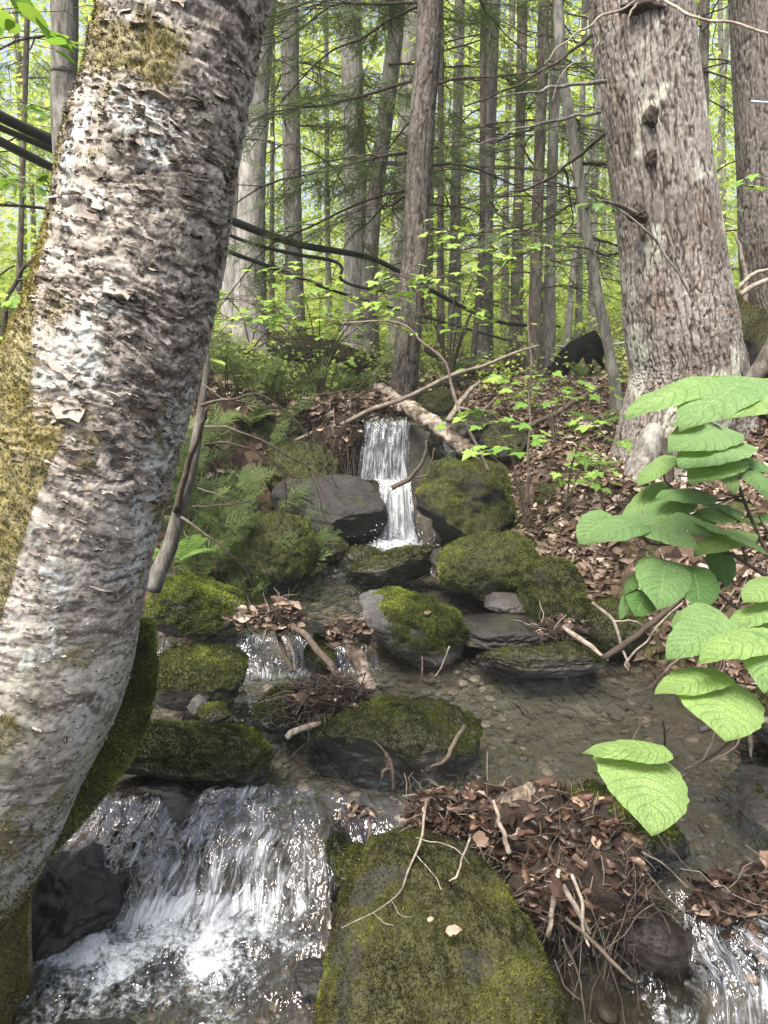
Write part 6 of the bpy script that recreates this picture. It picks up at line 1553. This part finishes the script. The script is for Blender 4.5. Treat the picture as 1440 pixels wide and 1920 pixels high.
single_leaf('rust brown leaf standing in the water right of the shredded stick', 748, 1298, 2.28, 0.05, 0.4, m_litter, 1.5, (0.3, -1, 0.2))
single_leaf('tan leaf washed against the debris at the near pool edge', 830, 1483, 1.70, 0.055, 0.75, m_litter, 0.1)

# ------------------------------------------------------------------ the black dog, head down, rump up the slope
def skin_body(name, nodes, edges, parent, mat, sub=2):
    me = bpy.data.meshes.new(name)
    me.from_pydata([tuple(p) for p, r in nodes], edges, [])
    o = bpy.data.objects.new(name, me); COL.objects.link(o); o.parent = parent
    sk = o.modifiers.new('skin', 'SKIN'); sk.use_smooth_shade = True
    for i, (p, r) in enumerate(nodes):
        me.skin_vertices[0].data[i].radius = (r, r) if np.isscalar(r) else r
    me.skin_vertices[0].data[0].use_root = True
    ss = o.modifiers.new('sub', 'SUBSURF'); ss.levels = sub; ss.render_levels = sub
    me.materials.append(mat)
    return o
DY = float(ground_hit(1092, 706)[1]); print('DOG at', DY)
droot = at(1100, 715, DY)
def dp(px, py, dy=0.0): return at(px - 9, py, DY + dy) - droot
droot[2] += 0.06
dog = empty('dog', tuple(droot), 'black dog sniffing the ground with its rump raised, half hidden by a fern', 'dog')
nodes = [(dp(1112, 645), 0.095), (dp(1090, 655), 0.10), (dp(1070, 672), 0.115), (dp(1060, 685), 0.085), (dp(1052, 692, -0.05), 0.062), (dp(1045, 700, -0.1), 0.060), (dp(1040, 709, -0.14), 0.042), (dp(1037, 717, -0.17), 0.030),
         (dp(1122, 640), 0.085),
         # near hind leg: stifle, hock, foot
         (dp(1116, 662, -0.07), 0.062), (dp(1110, 676, -0.08), 0.036), (dp(1119, 689, -0.08), 0.022), (dp(1117, 698, -0.08), 0.020), (dp(1112, 700, -0.1), 0.022),
         (dp(1128, 660, 0.1), 0.055), (dp(1132, 674, 0.1), 0.034), (dp(1140, 686, 0.1), 0.022), (dp(1138, 695, 0.1), 0.02), (dp(1133, 697, 0.08), 0.022),
         # near fore leg, far fore leg
         (dp(1068, 692, -0.08), 0.045), (dp(1068, 706, -0.08), 0.027), (dp(1066, 716, -0.08), 0.022), (dp(1061, 719, -0.1), 0.024),
         (dp(1056, 700, 0.07), 0.042), (dp(1054, 712, 0.07), 0.026), (dp(1050, 722, 0.06), 0.022), (dp(1046, 724, 0.04), 0.024),
         # tail hanging
         (dp(1132, 640, 0.02), 0.03), (dp(1138, 655, 0.03), 0.024), (dp(1140, 668, 0.03), 0.018)]
edges = [(0, 1), (1, 2), (2, 3), (3, 4), (4, 5), (5, 6), (6, 7), (0, 8), (8, 9), (9, 10), (10, 11), (11, 12), (12, 13), (8, 14), (14, 15), (15, 16), (16, 17), (17, 18),
         (2, 19), (19, 20), (20, 21), (21, 22), (3, 23), (23, 24), (24, 25), (25, 26), (8, 27), (27, 28), (28, 29)]
skin_body('body', nodes, edges, dog, m_dog)
def blob(name, c, h, R, mat, parent):
    D, F = ico(3)
    V = (D * np.asarray(h)) @ R.T + c + np.array(parent_loc(parent))
    return mesh(name, V, F, mat, parent)
blob('ear', dp(1051, 697, -0.14), (0.014, 0.035, 0.045), rotz(0.4) @ roty(0.5), m_dog, dog)
blob('ear', dp(1040, 694, -0.02), (0.014, 0.035, 0.045), rotz(0.4) @ roty(-0.5), m_dog, dog)
# charred stump left of the pair
D_, F_ = ico(4)
c = at(966, 684, 7.2)
V, F = rock_shape(c, (0.09, 0.09, 0.16), 901, 4, 2.6, 4, rough=0.35)
tag(mesh('stump', V, F, m_bark_dark, None), 'small black broken stump left of the brown pair of trunks', 'stump')

# ------------------------------------------------------------------ damp spring air
def haze_box(density):
    lo, hi = np.array((-95.0, -12.0, -2.5)), np.array((95.0, 110.0, 30.0))
    c = np.array([(x, y, z) for x in (0, 1) for y in (0, 1) for z in (0, 1)])
    V = lo + c * (hi - lo)
    F = np.array([(0, 1, 3, 2), (4, 6, 7, 5), (0, 4, 5, 1), (2, 3, 7, 6), (0, 2, 6, 4), (1, 5, 7, 3)])
    m = bpy.data.materials.new('haze'); m.use_nodes = True; nt = m.node_tree; nt.nodes.clear()
    out = nt.nodes.new('ShaderNodeOutputMaterial'); pv = nt.nodes.new('ShaderNodeVolumePrincipled')
    pv.inputs['Color'].default_value = (0.95, 0.97, 0.92, 1); pv.inputs['Density'].default_value = density
    nt.links.new(pv.outputs[0], out.inputs['Volume'])
    o = mesh('haze', V, F, m, None, None, None, False); o['kind'] = 'stuff'
haze_box(0.003)
